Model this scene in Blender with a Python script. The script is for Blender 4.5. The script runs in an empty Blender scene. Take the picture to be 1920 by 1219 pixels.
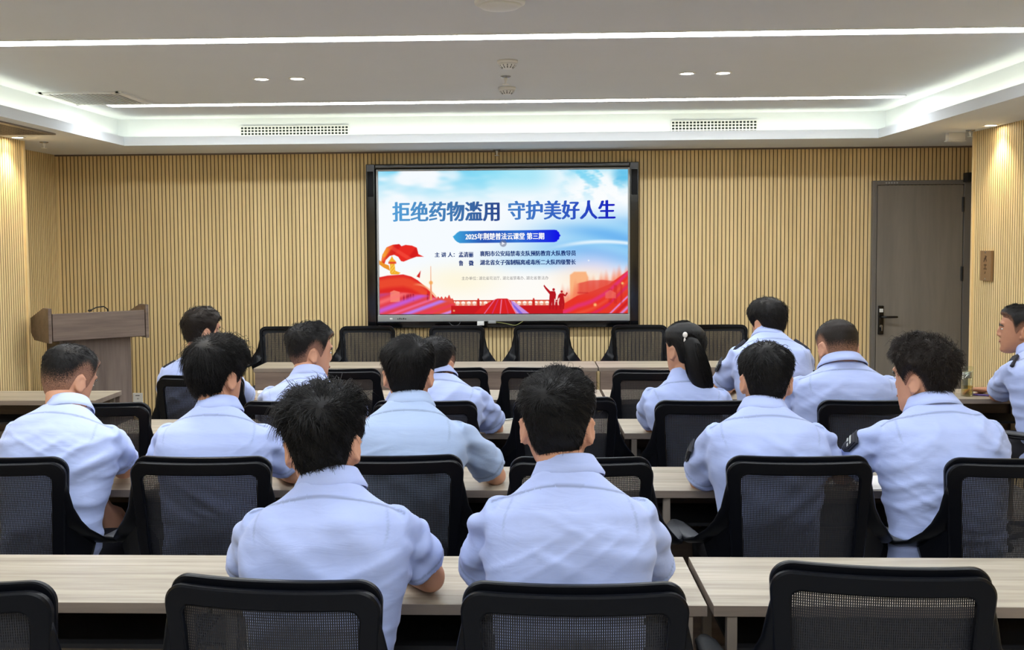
import bpy, math, random
import numpy as np
from mathutils import Vector, Matrix, noise as mnoise
PI = math.pi
SC = bpy.context.scene
COL = SC.collection
rng = np.random.default_rng(7)
random.seed(7)

# ------------------------------------------------------------------ camera, world, exposure
CAM_F, CAM_CX, CAM_CY = 1950.0, 917.0, 559.0          # focal length and principal point for a 1920x1219 frame
CAM_Z = 1.62
cam = bpy.data.cameras.new('camera'); cam_o = bpy.data.objects.new('camera', cam); COL.objects.link(cam_o)
CAM_R = (Matrix.Rotation(math.radians(2.0), 3, 'Z') @ Matrix.Rotation(math.radians(90 - 3.1), 3, 'X')
         @ Matrix.Rotation(math.radians(-0.4), 3, 'Z'))
cam_o.matrix_world = Matrix.Translation((0, 0, CAM_Z)) @ CAM_R.to_4x4()
cam.sensor_width = 36; cam.sensor_fit = 'HORIZONTAL'; cam.lens = CAM_F / 1920 * 36
cam.shift_x = (960 - CAM_CX) / 1920; cam.shift_y = -(609.5 - CAM_CY) / 1920
cam.clip_start = 0.05; cam.clip_end = 60
SC.camera = cam_o
w = bpy.data.worlds.new('world'); SC.world = w; w.use_nodes = True
w.node_tree.nodes['Background'].inputs[0].default_value = (0.6, 0.7, 0.9, 1)
w.node_tree.nodes['Background'].inputs[1].default_value = 0.0
SC.view_settings.view_transform = 'Standard'; SC.view_settings.look = 'None'
SC.view_settings.exposure = 1.1; SC.view_settings.gamma = 1.0; SC.view_settings.use_curve_mapping = False
SC.cycles.max_bounces = 8; SC.cycles.diffuse_bounces = 5; SC.cycles.glossy_bounces = 3
SC.cycles.transparent_max_bounces = 16; SC.cycles.use_denoising = True
SC.cycles.sample_clamp_indirect = 6
STRIP_L, COVE_L, SCREEN_L = 18.0, 4.0, 1.0            # radiance of the ceiling strips, cove strip and screen
SPOT_W, WARM_W = 16.0, 17.0

def at(px, py, y):
    """world point on the plane at depth y seen at a pixel of the 1920x1219 frame"""
    d = CAM_R @ Vector(((px - CAM_CX) / CAM_F, -(py - CAM_CY) / CAM_F, -1))
    return Vector((0, 0, CAM_Z)) + d * (y / d.y)

# ------------------------------------------------------------------ materials
def lin(c):
    return tuple((x / 12.92 if x <= .04045 else ((x + .055) / 1.055) ** 2.4) for x in [v / 255 for v in c[:3]])
class N:
    def __init__(s, name):
        s.m = bpy.data.materials.new(name); s.m.use_nodes = True
        s.t = s.m.node_tree; s.b = s.t.nodes['Principled BSDF']; s.out = s.t.nodes['Material Output']
    def n(s, ty, **kw):
        nd = s.t.nodes.new(ty)
        for k, v in kw.items():
            if k in nd.inputs: nd.inputs[k].default_value = v
            else: setattr(nd, k, v)
        return nd
    def l(s, a, b): s.t.links.new(a, b)
def mat(name, col, rough=.5, metal=0.0, spec=.5, var=0.0, scale=20, stretch=(1, 1, 1), bump=0.0, emit=0.0):
    k = N(name); c = lin(col) + (1,)
    b = k.b; b.inputs['Base Color'].default_value = c; b.inputs['Roughness'].default_value = rough
    b.inputs['Metallic'].default_value = metal; b.inputs['Specular IOR Level'].default_value = spec
    if var or bump:
        tc = k.n('ShaderNodeTexCoord'); mp = k.n('ShaderNodeMapping'); mp.inputs['Scale'].default_value = stretch
        nz = k.n('ShaderNodeTexNoise'); nz.inputs['Scale'].default_value = scale; nz.inputs['Detail'].default_value = 4
        k.l(tc.outputs['Object'], mp.inputs[0]); k.l(mp.outputs[0], nz.inputs['Vector'])
        if var:
            mx = k.n('ShaderNodeMix', data_type='RGBA'); 
            mx.inputs[6].default_value = tuple(x * (1 - var) for x in c[:3]) + (1,)
            mx.inputs[7].default_value = tuple(min(1, x * (1 + var)) for x in c[:3]) + (1,)
            k.l(nz.outputs['Fac'], mx.inputs[0]); k.l(mx.outputs[2], b.inputs['Base Color'])
        if bump:
            bp = k.n('ShaderNodeBump'); bp.inputs['Strength'].default_value = bump; bp.inputs['Distance'].default_value = .004
            k.l(nz.outputs['Fac'], bp.inputs['Height']); k.l(bp.outputs[0], b.inputs['Normal'])
    if emit:
        b.inputs['Emission Color'].default_value = c; b.inputs['Emission Strength'].default_value = emit
    return k.m
def emission(name, col, strength):
    k = N(name); e = k.n('ShaderNodeEmission'); e.inputs[0].default_value = tuple(col) + (1,); e.inputs[1].default_value = strength
    k.l(e.outputs[0], k.out.inputs[0]); return k.m
def wood(name, dark, light, stretch, rough=.45, scale=6):
    k = N(name); tc = k.n('ShaderNodeTexCoord'); mp = k.n('ShaderNodeMapping'); mp.inputs['Scale'].default_value = stretch
    oi = k.n('ShaderNodeObjectInfo'); ad = k.n('ShaderNodeVectorMath', operation='ADD')
    n1 = k.n('ShaderNodeTexNoise'); n1.inputs['Scale'].default_value = scale; n1.inputs['Detail'].default_value = 6; n1.inputs['Roughness'].default_value = .6
    n2 = k.n('ShaderNodeTexNoise'); n2.inputs['Scale'].default_value = scale * .22; n2.inputs['Detail'].default_value = 2
    k.l(tc.outputs['Object'], mp.inputs[0]); k.l(mp.outputs[0], ad.inputs[0])
    ml = k.n('ShaderNodeMath', operation='MULTIPLY'); ml.inputs[1].default_value = 37.0
    k.l(oi.outputs['Random'], ml.inputs[0]); k.l(ml.outputs[0], ad.inputs[1])
    k.l(ad.outputs[0], n1.inputs['Vector']); k.l(ad.outputs[0], n2.inputs['Vector'])
    a = k.n('ShaderNodeMath', operation='ADD'); k.l(n1.outputs['Fac'], a.inputs[0]); k.l(n2.outputs['Fac'], a.inputs[1])
    r = k.n('ShaderNodeValToRGB'); r.color_ramp.elements[0].position = .38; r.color_ramp.elements[1].position = .62
    r.color_ramp.elements[0].color = lin(dark) + (1,); r.color_ramp.elements[1].color = lin(light) + (1,)
    h = k.n('ShaderNodeMath', operation='MULTIPLY'); h.inputs[1].default_value = .5
    k.l(a.outputs[0], h.inputs[0]); k.l(h.outputs[0], r.inputs[0]); k.l(r.outputs[0], k.b.inputs['Base Color'])
    k.b.inputs['Roughness'].default_value = rough; return k.m
M = {}
M['plaster'] = mat('plaster', (219, 224, 229), .9, var=.02, scale=3)
M['slats'] = wood('slat_wood', (222, 196, 142), (238, 212, 158), (30, 30, 1.2), .6, 2.0)
M['slat_gap'] = mat('slat_gap', (116, 94, 62), .8)
M['carpet'] = mat('carpet', (150, 150, 152), .95, var=.25, scale=160, bump=.3)
M['table_top'] = wood('table_laminate', (134, 124, 108), (172, 163, 147), (1.1, 26, 26), .42, 3.0)
M['table_edge'] = wood('table_edge', (112, 101, 92), (132, 120, 110), (1.2, 20, 20), .5, 3.0)
M['table_leg'] = mat('table_leg', (128, 118, 108), .5, var=.06, scale=8)
M['grey_wood_h'] = wood('grey_wood_across', (98, 84, 76), (124, 108, 98), (1.2, 20, 20), .5, 3.0)
M['grey_wood_v'] = wood('grey_wood_upright', (92, 80, 74), (122, 108, 100), (16, 16, 1.0), .5, 2.2)
M['dark_metal'] = mat('dark_metal', (24, 25, 30), .6)
M['chair_plastic'] = mat('chair_plastic', (7, 9, 15), .32, spec=.16)
M['arm_pad'] = mat('arm_pad', (72, 74, 78), .5, spec=.4)
M['seat_fabric'] = mat('seat_fabric', (26, 28, 36), .9, var=.2, scale=300)
M['chrome'] = mat('chrome', (170, 172, 175), .25, metal=.9)
M['black_gloss'] = mat('black_gloss', (14, 15, 18), .12, spec=.6)
M['black_matte'] = mat('black_matte', (16, 17, 20), .55)
M['silver'] = mat('silver', (160, 164, 166), .35, metal=.4)
M['white_plastic'] = mat('white_plastic', (225, 226, 224), .4)
M['door'] = wood('door_laminate', (118, 113, 106), (133, 127, 119), (10, 10, .8), .45, 2.0)
M['door_frame'] = mat('door_frame', (108, 105, 101), .45, var=.05)
M['strip_light'] = emission('strip_light', (.92, .965, 1.0), STRIP_L)
M['cove_light'] = emission('cove_light', (1.0, 1.0, .76), COVE_L)
M['lamp_white'] = emission('lamp_white', (1, .97, .88), 30)
M['lamp_warm'] = emission('lamp_warm', (1, .86, .62), 30)
M['grille_dark'] = mat('grille_dark', (34, 46, 44), .8)
M['sign_brown'] = mat('sign_brown', (134, 104, 72), .4, var=.08, scale=30)
M['sign_mark'] = mat('sign_mark', (72, 50, 34), .5)
M['paper'] = mat('paper', (238, 238, 236), .8)
M['purple'] = mat('purple_plastic', (80, 60, 130), .4)
M['trousers'] = mat('trousers', (22, 23, 34), .85, var=.15, scale=60)
M['shoe'] = mat('shoe_leather', (14, 14, 15), .35)
M['navy'] = mat('navy_cloth', (20, 22, 36), .7)
M['patch_light'] = mat('patch_light', (190, 196, 190), .6)
M['pearl'] = mat('pearl', (230, 228, 224), .2)
M['tea'] = None

def glass(name, col, rough=.02):
    """thin clear wall: lets light straight through with a tint and mirrors at grazing angles"""
    k = N(name); tr = k.n('ShaderNodeBsdfTransparent'); tr.inputs[0].default_value = tuple(col) + (1,); gl = k.n('ShaderNodeBsdfGlossy'); gl.inputs['Roughness'].default_value = rough
    lw = k.n('ShaderNodeLayerWeight'); lw.inputs[0].default_value = .3; fr = k.n('ShaderNodeMath', operation='MULTIPLY'); fr.inputs[1].default_value = .45; k.l(lw.outputs['Facing'], fr.inputs[0]); mx = k.n('ShaderNodeMixShader'); k.l(fr.outputs[0], mx.inputs[0]); k.l(tr.outputs[0], mx.inputs[1]); k.l(gl.outputs[0], mx.inputs[2])
    k.l(mx.outputs[0], k.out.inputs[0]); return k.m
M['glass'] = glass('clear_glass', (.93, .96, .92)); M['tea'] = glass('green_tea', (.90, .74, .28))

def mesh_fabric():
    """woven chair mesh: dark threads with small real holes (object space, ~2 mm pitch)"""
    k = N('chair_mesh'); tc = k.n('ShaderNodeTexCoord'); sp = k.n('ShaderNodeSeparateXYZ'); k.l(tc.outputs['Object'], sp.inputs[0])
    def wave(sock, pitch, duty):
        m1 = k.n('ShaderNodeMath', operation='MULTIPLY'); m1.inputs[1].default_value = 1 / pitch; k.l(sock, m1.inputs[0])
        f = k.n('ShaderNodeMath', operation='FRACT'); k.l(m1.outputs[0], f.inputs[0])
        g = k.n('ShaderNodeMath', operation='LESS_THAN'); g.inputs[1].default_value = duty; k.l(f.outputs[0], g.inputs[0]); return g.outputs[0]
    a = wave(sp.outputs['X'], .0045, .22); b = wave(sp.outputs['Z'], .0060, .66)
    ml = k.n('ShaderNodeMath', operation='MULTIPLY'); k.l(a, ml.inputs[0]); k.l(b, ml.inputs[1])
    tr = k.n('ShaderNodeBsdfTransparent'); mx = k.n('ShaderNodeMixShader')
    k.b.inputs['Base Color'].default_value = lin((15, 18, 28)) + (1,); k.b.inputs['Roughness'].default_value = .7
    k.l(ml.outputs[0], mx.inputs[0]); k.l(k.b.outputs[0], mx.inputs[1]); k.l(tr.outputs[0], mx.inputs[2])
    k.l(mx.outputs[0], k.out.inputs[0]); return k.m
M['chair_mesh'] = mesh_fabric()

def shirt_mat(name, col):
    k = N(name); b = k.b; b.inputs['Roughness'].default_value = .85; b.inputs['Specular IOR Level'].default_value = .2
    b.inputs['Sheen Weight'].default_value = .15
    at_ = k.n('ShaderNodeAttribute', attribute_name='seam'); tc = k.n('ShaderNodeTexCoord')
    nz = k.n('ShaderNodeTexNoise'); nz.inputs['Scale'].default_value = 9; nz.inputs['Detail'].default_value = 3; k.l(tc.outputs['Object'], nz.inputs['Vector'])
    mp = k.n('ShaderNodeMapping'); mp.inputs['Scale'].default_value = (7, 7, 26); k.l(tc.outputs['Object'], mp.inputs[0])
    n2 = k.n('ShaderNodeTexNoise'); n2.inputs['Scale'].default_value = 1.3; n2.inputs['Detail'].default_value = 3; n2.inputs['Distortion'].default_value = .8; k.l(mp.outputs[0], n2.inputs['Vector'])
    c = lin(col); mx = k.n('ShaderNodeMix', data_type='RGBA')
    mx.inputs[6].default_value = tuple(x * .97 for x in c) + (1,); mx.inputs[7].default_value = tuple(min(1, x * 1.03) for x in c) + (1,)
    k.l(nz.outputs['Fac'], mx.inputs[0])
    m2 = k.n('ShaderNodeMix', data_type='RGBA'); m2.inputs[7].default_value = tuple(x * .55 for x in c) + (1,)
    k.l(at_.outputs['Fac'], m2.inputs[0]); k.l(mx.outputs[2], m2.inputs[6]); k.l(m2.outputs[2], b.inputs['Base Color'])
    sb = k.n('ShaderNodeMath', operation='SUBTRACT'); k.l(n2.outputs['Fac'], sb.inputs[0])
    sm = k.n('ShaderNodeMath', operation='MULTIPLY'); sm.inputs[1].default_value = .5; k.l(at_.outputs['Fac'], sm.inputs[0]); k.l(sm.outputs[0], sb.inputs[1])
    bp = k.n('ShaderNodeBump'); bp.inputs['Strength'].default_value = .14; bp.inputs['Distance'].default_value = .012
    k.l(sb.outputs[0], bp.inputs['Height']); k.l(bp.outputs[0], b.inputs['Normal']); return k.m
M['shirt'] = shirt_mat('shirt_blue', (165, 180, 226)); M['shirt_grey'] = shirt_mat('shirt_grey_blue', (155, 174, 208))
M['shirt_pale'] = shirt_mat('shirt_pale_blue', (171, 186, 230))
def skin_mat(name, col):
    k = N(name); b = k.b; b.inputs['Roughness'].default_value = .5; b.inputs['Specular IOR Level'].default_value = .35
    tc = k.n('ShaderNodeTexCoord'); nz = k.n('ShaderNodeTexNoise'); nz.inputs['Scale'].default_value = 26; nz.inputs['Detail'].default_value = 3
    k.l(tc.outputs['Object'], nz.inputs['Vector']); c = lin(col); mx = k.n('ShaderNodeMix', data_type='RGBA')
    mx.inputs[6].default_value = (c[0] * .95, c[1] * .91, c[2] * .90, 1); mx.inputs[7].default_value = (min(1, c[0] * 1.06), c[1] * 1.1, c[2] * 1.1, 1)
    k.l(nz.outputs['Fac'], mx.inputs[0]); k.l(mx.outputs[2], b.inputs['Base Color']); return k.m
M['skin'] = skin_mat('skin', (196, 146, 120)); M['skin_tan'] = skin_mat('skin_tan', (176, 126, 100))
def hair_mat(name, col, skin):
    k = N(name); b = k.b; b.inputs['Roughness'].default_value = .55; b.inputs['Specular IOR Level'].default_value = .2
    a = k.n('ShaderNodeAttribute', attribute_name='dens'); tc = k.n('ShaderNodeTexCoord')
    nz = k.n('ShaderNodeTexNoise'); nz.inputs['Scale'].default_value = 420; nz.inputs['Detail'].default_value = 2; k.l(tc.outputs['Object'], nz.inputs['Vector'])
    s = k.n('ShaderNodeMath', operation='SUBTRACT'); k.l(a.outputs['Fac'], s.inputs[0]); k.l(nz.outputs['Fac'], s.inputs[1])
    r = k.n('ShaderNodeMapRange'); r.inputs[1].default_value = -.12; r.inputs[2].default_value = .16; k.l(s.outputs[0], r.inputs[0])
    mx = k.n('ShaderNodeMix', data_type='RGBA'); c = lin(skin)
    mx.inputs[6].default_value = (c[0] * .62, c[1] * .6, c[2] * .6, 1); mx.inputs[7].default_value = lin(col) + (1,)
    k.l(r.outputs[0], mx.inputs[0]); k.l(mx.outputs[2], b.inputs['Base Color']); return k.m
M['hair'] = hair_mat('hair_black', (19, 18, 19), (190, 145, 120))
M['hair_brown'] = hair_mat('hair_dark_brown', (33, 27, 24), (190, 145, 120))
M['lips'] = mat('lips', (160, 92, 82), .5); M['eye_white'] = mat('eye_white', (225, 222, 216), .2); M['iris'] = mat('iris', (25, 18, 15), .2)

# ------------------------------------------------------------------ mesh helpers
class MB:
    def __init__(s): s.v = []; s.f = []; s.mi = []
    def add(s, vs, fs, mi=0):
        o = len(s.v); s.v += [tuple(p) for p in vs]; s.f += [tuple(i + o for i in f) for f in fs]; s.mi += [mi] * len(fs); return s
    def box(s, x0, y0, z0, x1, y1, z1, mi=0):
        return s.add([(x0, y0, z0), (x1, y0, z0), (x1, y1, z0), (x0, y1, z0), (x0, y0, z1), (x1, y0, z1), (x1, y1, z1), (x0, y1, z1)],
                     [(0, 3, 2, 1), (4, 5, 6, 7), (0, 1, 5, 4), (1, 2, 6, 5), (2, 3, 7, 6), (3, 0, 4, 7)], mi)
    def loft(s, rings, cap=True, mi=0):
        n = len(rings[0]); vs = [p for r in rings for p in r]; fs = []
        for i in range(len(rings) - 1):
            for j in range(n):
                k = (j + 1) % n; fs.append((i * n + j, i * n + k, (i + 1) * n + k, (i + 1) * n + j))
        if cap:
            fs.append(tuple(range(n - 1, -1, -1))); fs.append(tuple((len(rings) - 1) * n + j for j in range(n)))
        return s.add(vs, fs, mi)
    def tube(s, pts, rad, n=12, mi=0, flat=1.0, up=(0, 0, 1), ends=True):
        pts = [Vector(p) for p in pts]; rings = []
        if not isinstance(rad, (list, tuple)): rad = [rad] * len(pts)
        prev = None
        def ring(p, t, r):
            nonlocal prev
            u = Vector(up) if prev is None else prev
            a = u - t * u.dot(t)
            if a.length < 1e-4: a = Vector((1, .3, .2)) - t * Vector((1, .3, .2)).dot(t)
            a.normalize(); prev = a; b = t.cross(a)
            return [p + a * (r * flat * math.sin(2 * PI * j / n)) + b * (r * math.cos(2 * PI * j / n)) for j in range(n)]
        for i, p in enumerate(pts):
            t = (pts[min(i + 1, len(pts) - 1)] - pts[max(i - 1, 0)]).normalized()
            if ends and i == 0:
                for q, h in ((.35, .9), (.75, .5)): rings.append(ring(p - t * rad[0] * h, t, rad[0] * q))
            rings.append(ring(p, t, rad[i]))
            if ends and i == len(pts) - 1:
                for q, h in ((.75, .5), (.35, .9)): rings.append(ring(p + t * rad[i] * h, t, rad[i] * q))
        return s.loft(rings, True, mi)
    def lathe(s, prof, n=24, c=(0, 0, 0), mi=0, cap=True):
        return s.loft([[(c[0] + r * math.cos(2 * PI * j / n), c[1] + r * math.sin(2 * PI * j / n), c[2] + z) for j in range(n)] for r, z in prof], cap, mi)
    def ell(s, c, r, n=16, m=10, rot=None, mi=0):
        rings = []
        for i in range(1, m):
            a = PI * i / m; ring = []
            for j in range(n):
                b = 2 * PI * j / n
                p = Vector((r[0] * math.sin(a) * math.cos(b), r[1] * math.sin(a) * math.sin(b), -r[2] * math.cos(a)))
                ring.append(Vector(c) + (rot @ p if rot else p))
            rings.append(ring)
        return s.loft(rings, True, mi)
    def prism(s, poly, h0, h1, axis='z', mi=0):
        def P(a, b, h): return (a, b, h) if axis == 'z' else ((a, h, b) if axis == 'y' else (h, a, b))
        n = len(poly); vs = [P(a, b, h0) for a, b in poly] + [P(a, b, h1) for a, b in poly]
        return s.add(vs, [tuple(range(n - 1, -1, -1)), tuple(range(n, 2 * n))] + [(i, (i + 1) % n, n + (i + 1) % n, n + i) for i in range(n)], mi)
    def mesh(s, name, mats):
        me = bpy.data.meshes.new(name); me.from_pydata([tuple(p) for p in s.v], [], s.f); me.update()
        for m in mats: me.materials.append(m)
        if len(mats) > 1: me.polygons.foreach_set('material_index', s.mi)
        return me
def fix_normals(me):
    import bmesh
    b = bmesh.new(); b.from_mesh(me); bmesh.ops.recalc_face_normals(b, faces=b.faces); b.to_mesh(me); b.free()
def obj(name, mb, mats, parent=None, smooth=False, bevel=0.0, loc=None, rot=None):
    if not isinstance(mats, (list, tuple)): mats = [mats]
    me = mb.mesh(name, mats) if isinstance(mb, MB) else mb
    if isinstance(mb, MB): fix_normals(me)
    o = bpy.data.objects.new(name, me); COL.objects.link(o)
    if parent: o.parent = parent
    if loc is not None: o.location = loc
    if rot is not None: o.rotation_euler = rot
    if smooth: me.polygons.foreach_set('use_smooth', [True] * len(me.polygons))
    if bevel:
        bv = o.modifiers.new('bevel', 'BEVEL'); bv.width = bevel; bv.segments = 2; bv.limit_method = 'ANGLE'
        me.polygons.foreach_set('use_smooth', [True] * len(me.polygons))
        md = o.modifiers.new('wn', 'WEIGHTED_NORMAL'); md.keep_sharp = False
    return o
def thing(name, label, cat, loc=(0, 0, 0), rotz=0.0, group=None):
    o = bpy.data.objects.new(name, None); COL.objects.link(o); o.location = loc; o.rotation_euler = (0, 0, rotz)
    return tag(o, label, cat, group)
def tag(o, label, cat, group=None):
    o['label'] = label; o['category'] = cat
    if group: o['group'] = group
    return o
def struct(o):
    o['kind'] = 'structure'; return o
def dup(root, loc, rotz, label, group=None):
    r = root.copy(); COL.objects.link(r); r.location = loc; r.rotation_euler = (0, 0, rotz); r['label'] = label
    if group: r['group'] = group
    for ch in list(root.children):
        c = ch.copy(); COL.objects.link(c); c.parent = r
        for g in list(ch.children):
            d = g.copy(); COL.objects.link(d); d.parent = c
    return r

# ------------------------------------------------------------------ room shell
WY = 8.75; XL, XR = -3.98, 3.72; PL, PLY = -3.66, 7.52; PR, PRY = 3.21, 7.59; YB = -2.6
SOF, CEIL = 2.38, 2.60
def slat_wall(name, p0, p1, nrm, z0=0.0, z1=SOF, pitch=.0325, gap=.0068, depth=.012):
    p0 = Vector((p0[0], p0[1], 0)); p1 = Vector((p1[0], p1[1], 0)); d = (p1 - p0); L = d.length; d.normalize(); nrm = Vector((nrm[0], nrm[1], 0))
    prof = []; n = int(L / pitch); x = 0
    for i in range(n + 1):
        a, b = i * pitch, min(L, (i + 1) * pitch - gap)
        if a >= L: break
        prof += [(a, 0), (b, 0), (b, -depth), (min(L, (i + 1) * pitch), -depth)]
    vs = []; fs = []
    for a, h in prof:
        q = p0 + d * a + nrm * h; vs += [(q.x, q.y, z0), (q.x, q.y, z1)]
    for i in range(len(prof) - 1): fs.append((2 * i, 2 * i + 2, 2 * i + 3, 2 * i + 1))
    mb = MB(); mb.add(vs, fs); mb.mi = [0 if i % 4 == 0 else 1 for i in range(len(fs))]
    me = mb.mesh(name, [M['slats'], M['slat_gap']]); o = bpy.data.objects.new(name, me); COL.objects.link(o); return struct(o)
slat_wall('wall_front', (XL, WY), (XR, WY), (0, -1))
slat_wall('wall_left', (PL, YB), (PL, PLY), (1, 0))
slat_wall('wall_left_recess', (XL, PLY), (XL, WY), (1, 0))
slat_wall('wall_right', (PR, YB), (PR, PRY), (-1, 0))
slat_wall('wall_right_recess', (XR, PRY), (XR, WY), (-1, 0))
struct(obj('wall_left_return', MB().box(XL - .02, PLY - .012, 0, PL, PLY, SOF), M['slats']))
struct(obj('wall_right_return', MB().box(PR, PRY - .012, 0, XR + .02, PRY, SOF), M['slats']))
struct(obj('wall_back', MB().box(PL, YB - .1, 0, PR, YB, SOF), M['slats']))
struct(obj('trim_1', MB().box(PL - .006, PLY - .02, 0, PL + .012, PLY + .006, SOF), M['slats']))
struct(obj('trim_2', MB().box(PR - .012, PRY - .02, 0, PR + .006, PRY + .006, SOF), M['slats']))
struct(obj('floor', MB().box(XL - .1, YB - .1, -.05, XR + .1, WY + .1, 0), M['carpet']))
OX0, OX1, OY0, OY1 = -3.09, 2.665, -1.9, 7.985          # opening inside the cove lip
FX0, FX1, FY0, FY1 = -3.205, 2.77, -2.05, 8.15          # cove back face
mb = MB()
def frame_quad(mb, a, b, z):
    (x0, x1, y0, y1), (X0, X1, Y0, Y1) = a, b
    vs = [(x0, y0, z), (x1, y0, z), (x1, y1, z), (x0, y1, z), (X0, Y0, z), (X1, Y0, z), (X1, Y1, z), (X0, Y1, z)]
    mb.add(vs, [(i, (i + 1) % 4, 4 + (i + 1) % 4, 4 + i) for i in range(4)])
def wall_ring(mb, r, z0, z1):
    x0, x1, y0, y1 = r; vs = [(x0, y0, z0), (x1, y0, z0), (x1, y1, z0), (x0, y1, z0), (x0, y0, z1), (x1, y0, z1), (x1, y1, z1), (x0, y1, z1)]
    mb.add(vs, [(i, (i + 1) % 4, 4 + (i + 1) % 4, 4 + i) for i in range(4)])
OP = (OX0, OX1, OY0, OY1); OPI = (OX0 - .015, OX1 + .015, OY0 - .015, OY1 + .015); FC = (FX0, FX1, FY0, FY1)
frame_quad(mb, OP, (XL - .1, XR + .1, YB - .1, WY + .1), SOF)
wall_ring(mb, OP, SOF, SOF + .068); frame_quad(mb, OP, OPI, SOF + .068); wall_ring(mb, OPI, SOF + .068, SOF + .02)
frame_quad(mb, OPI, FC, SOF + .02); wall_ring(mb, FC, SOF + .02, CEIL)
mb.add([(FX0, FY0, CEIL), (FX1, FY0, CEIL), (FX1, FY1, CEIL), (FX0, FY1, CEIL)], [(0, 1, 2, 3)])
ceil_o = struct(obj('ceiling', mb, M['plaster']))
mb = MB()
e = .022
mb.box(OX0 - .05, OY0, SOF + .022, OX0 - e, OY1, SOF + .032); mb.box(OX1 + e, OY0, SOF + .022, OX1 + .05, OY1, SOF + .032)
mb.box(OX0, OY1 + e, SOF + .022, OX1, OY1 + .05, SOF + .032); mb.box(OX0, OY0 - .05, SOF + .022, OX1, OY0 - e, SOF + .032)
obj('light_strip', mb, M['cove_light'], ceil_o)
mb = MB()
mb.box(XL, WY - .02, SOF - .012, XR, WY, SOF); struct(obj('trim_3', mb, M['grey_wood_h']))

# ------------------------------------------------------------------ ceiling fittings
def strip(y, x0, x1, label):
    t = thing('linear_ceiling_light', label, 'light', ((x0 + x1) / 2, y, CEIL), 0, 'linear lights in the ceiling'); h = (x1 - x0) / 2
    mb = MB()
    for a in (-1, 1): mb.box(-h, a * .062 - .004, -.006, h, a * .062 + .004, 0)
    for a in (-1, 1): mb.box(a * h - .004, -.066, -.006, a * h + .004, .066, 0)
    obj('light_frame', mb, M['white_plastic'], t)
    obj('diffuser', MB().box(-h + .004, -.058, -.003, h - .004, .058, 0), M['strip_light'], t)
strip(7.31, -2.93, 2.60, 'bright linear ceiling strip nearest the front wall, over the screen')
strip(5.02, -2.93, 2.60, 'bright linear ceiling strip crossing the whole top of the picture')
for y in (2.73, .44, -1.3):
    strip(y, -2.93, 2.60, 'bright linear ceiling strip overhead behind the top edge of the picture')
def downlight(x, y, z, warm, label, aim=None):
    t = thing('downlight', label, 'light', (x, y, z), 0, 'recessed downlights')
    mb = MB().lathe([(.052, 0), (.052, -.004), (.04, -.006), (.037, -.001)], 28, cap=False); obj('trim_ring', mb, M['white_plastic'], t, True)
    obj('lamp_lens', MB().lathe([(.037, -.0005), (.037, -.003), (.001, -.0035)], 24), M['lamp_warm' if warm else 'lamp_white'], t)
    L = bpy.data.lights.new('downlight_beam', 'SPOT'); L.energy = WARM_W if warm else SPOT_W; L.spot_size = math.radians(100); L.spot_blend = .8
    L.color = (1, .8, .52) if warm else (1, .95, .86); L.shadow_soft_size = .035
    lo = bpy.data.objects.new('downlight_beam', L); COL.objects.link(lo); lo.parent = t; lo.location = (0, 0, -.012)
for x, y, l in ((-1.565, 6.21, 'left one of the downlight pair left of the smoke detectors'), (-1.35, 6.21, 'right one of the downlight pair left of the smoke detectors'),
                (.955, 6.2, 'left one of the downlight pair right of the smoke detectors'), (1.165, 6.2, 'right one of the downlight pair right of the smoke detectors')):
    downlight(x, y, CEIL, False, l)
downlight(-1.565, 3.9, CEIL, False, 'left downlight of the pair just above the picture, left side')
downlight(-1.35, 3.9, CEIL, False, 'right downlight of the pair just above the picture, left side')
downlight(-3.57, 7.26, SOF, True, 'warm downlight in the left soffit above the slatted corner')
downlight(3.13, 7.15, SOF, True, 'warm downlight in the right soffit beside the slatted wall')
downlight(3.10, 4.9, SOF, True, 'warm downlight further along the right soffit, out of the picture')
downlight(-3.57, 4.9, SOF, True, 'warm downlight further along the left soffit, out of the picture')
def detector(x, y, label):
    t = thing('smoke_detector', label, 'smoke detector', (x, y, CEIL))
    obj('base_plate', MB().lathe([(.056, 0), (.056, -.012), (.05, -.018)], 32), M['white_plastic'], t, True)
    obj('sensor_head', MB().lathe([(.05, -.018), (.042, -.032), (.026, -.044), (.001, -.046)], 32), M['white_plastic'], t, True)
    mb = MB()
    for k in range(12):
        a = 2 * PI * k / 12; c, s = math.cos(a), math.sin(a); mb.tube([(.044 * c, .044 * s, -.026), (.030 * c, .030 * s, -.0405)], .003, 6)
    obj('vent_slots', mb, M['grille_dark'], t)
detector(-.09, 5.70, 'round white smoke detector nearer the camera, in the ceiling centre')
detector(-.11, 6.68, 'round white smoke detector closer to the screen, behind the sprinkler')
def sprinkler(x, y, z, label):
    t = thing('sprinkler', label, 'sprinkler', (x, y, z), 0, 'ceiling sprinklers')
    obj('escutcheon', MB().lathe([(.032, 0), (.03, -.006), (.012, -.01)], 24), M['chrome'], t, True)
    obj('nozzle', MB().lathe([(.010, -.008), (.009, -.026), (.005, -.034), (.004, -.044), (.020, -.046), (.020, -.049)], 20), M['white_plastic'], t, True)
sprinkler(-.11, 6.23, CEIL, 'small sprinkler head between the two smoke detectors')
sprinkler(-3.55, 7.62, SOF, 'white sprinkler head under the left soffit beside the warm lamp')
sprinkler(3.13, 7.47, SOF, 'white sprinkler head under the right soffit beside the white box')
sprinkler(-.23, 8.66, SOF, 'sprinkler head under the soffit straight above the screen')
t = thing('ceiling_speaker', 'round white ceiling dome cut off by the top edge of the picture', 'ceiling speaker', (-.098, 4.30, CEIL))
obj('rim', MB().lathe([(.105, 0), (.103, -.012), (.092, -.018)], 40), M['white_plastic'], t, True)
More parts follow.
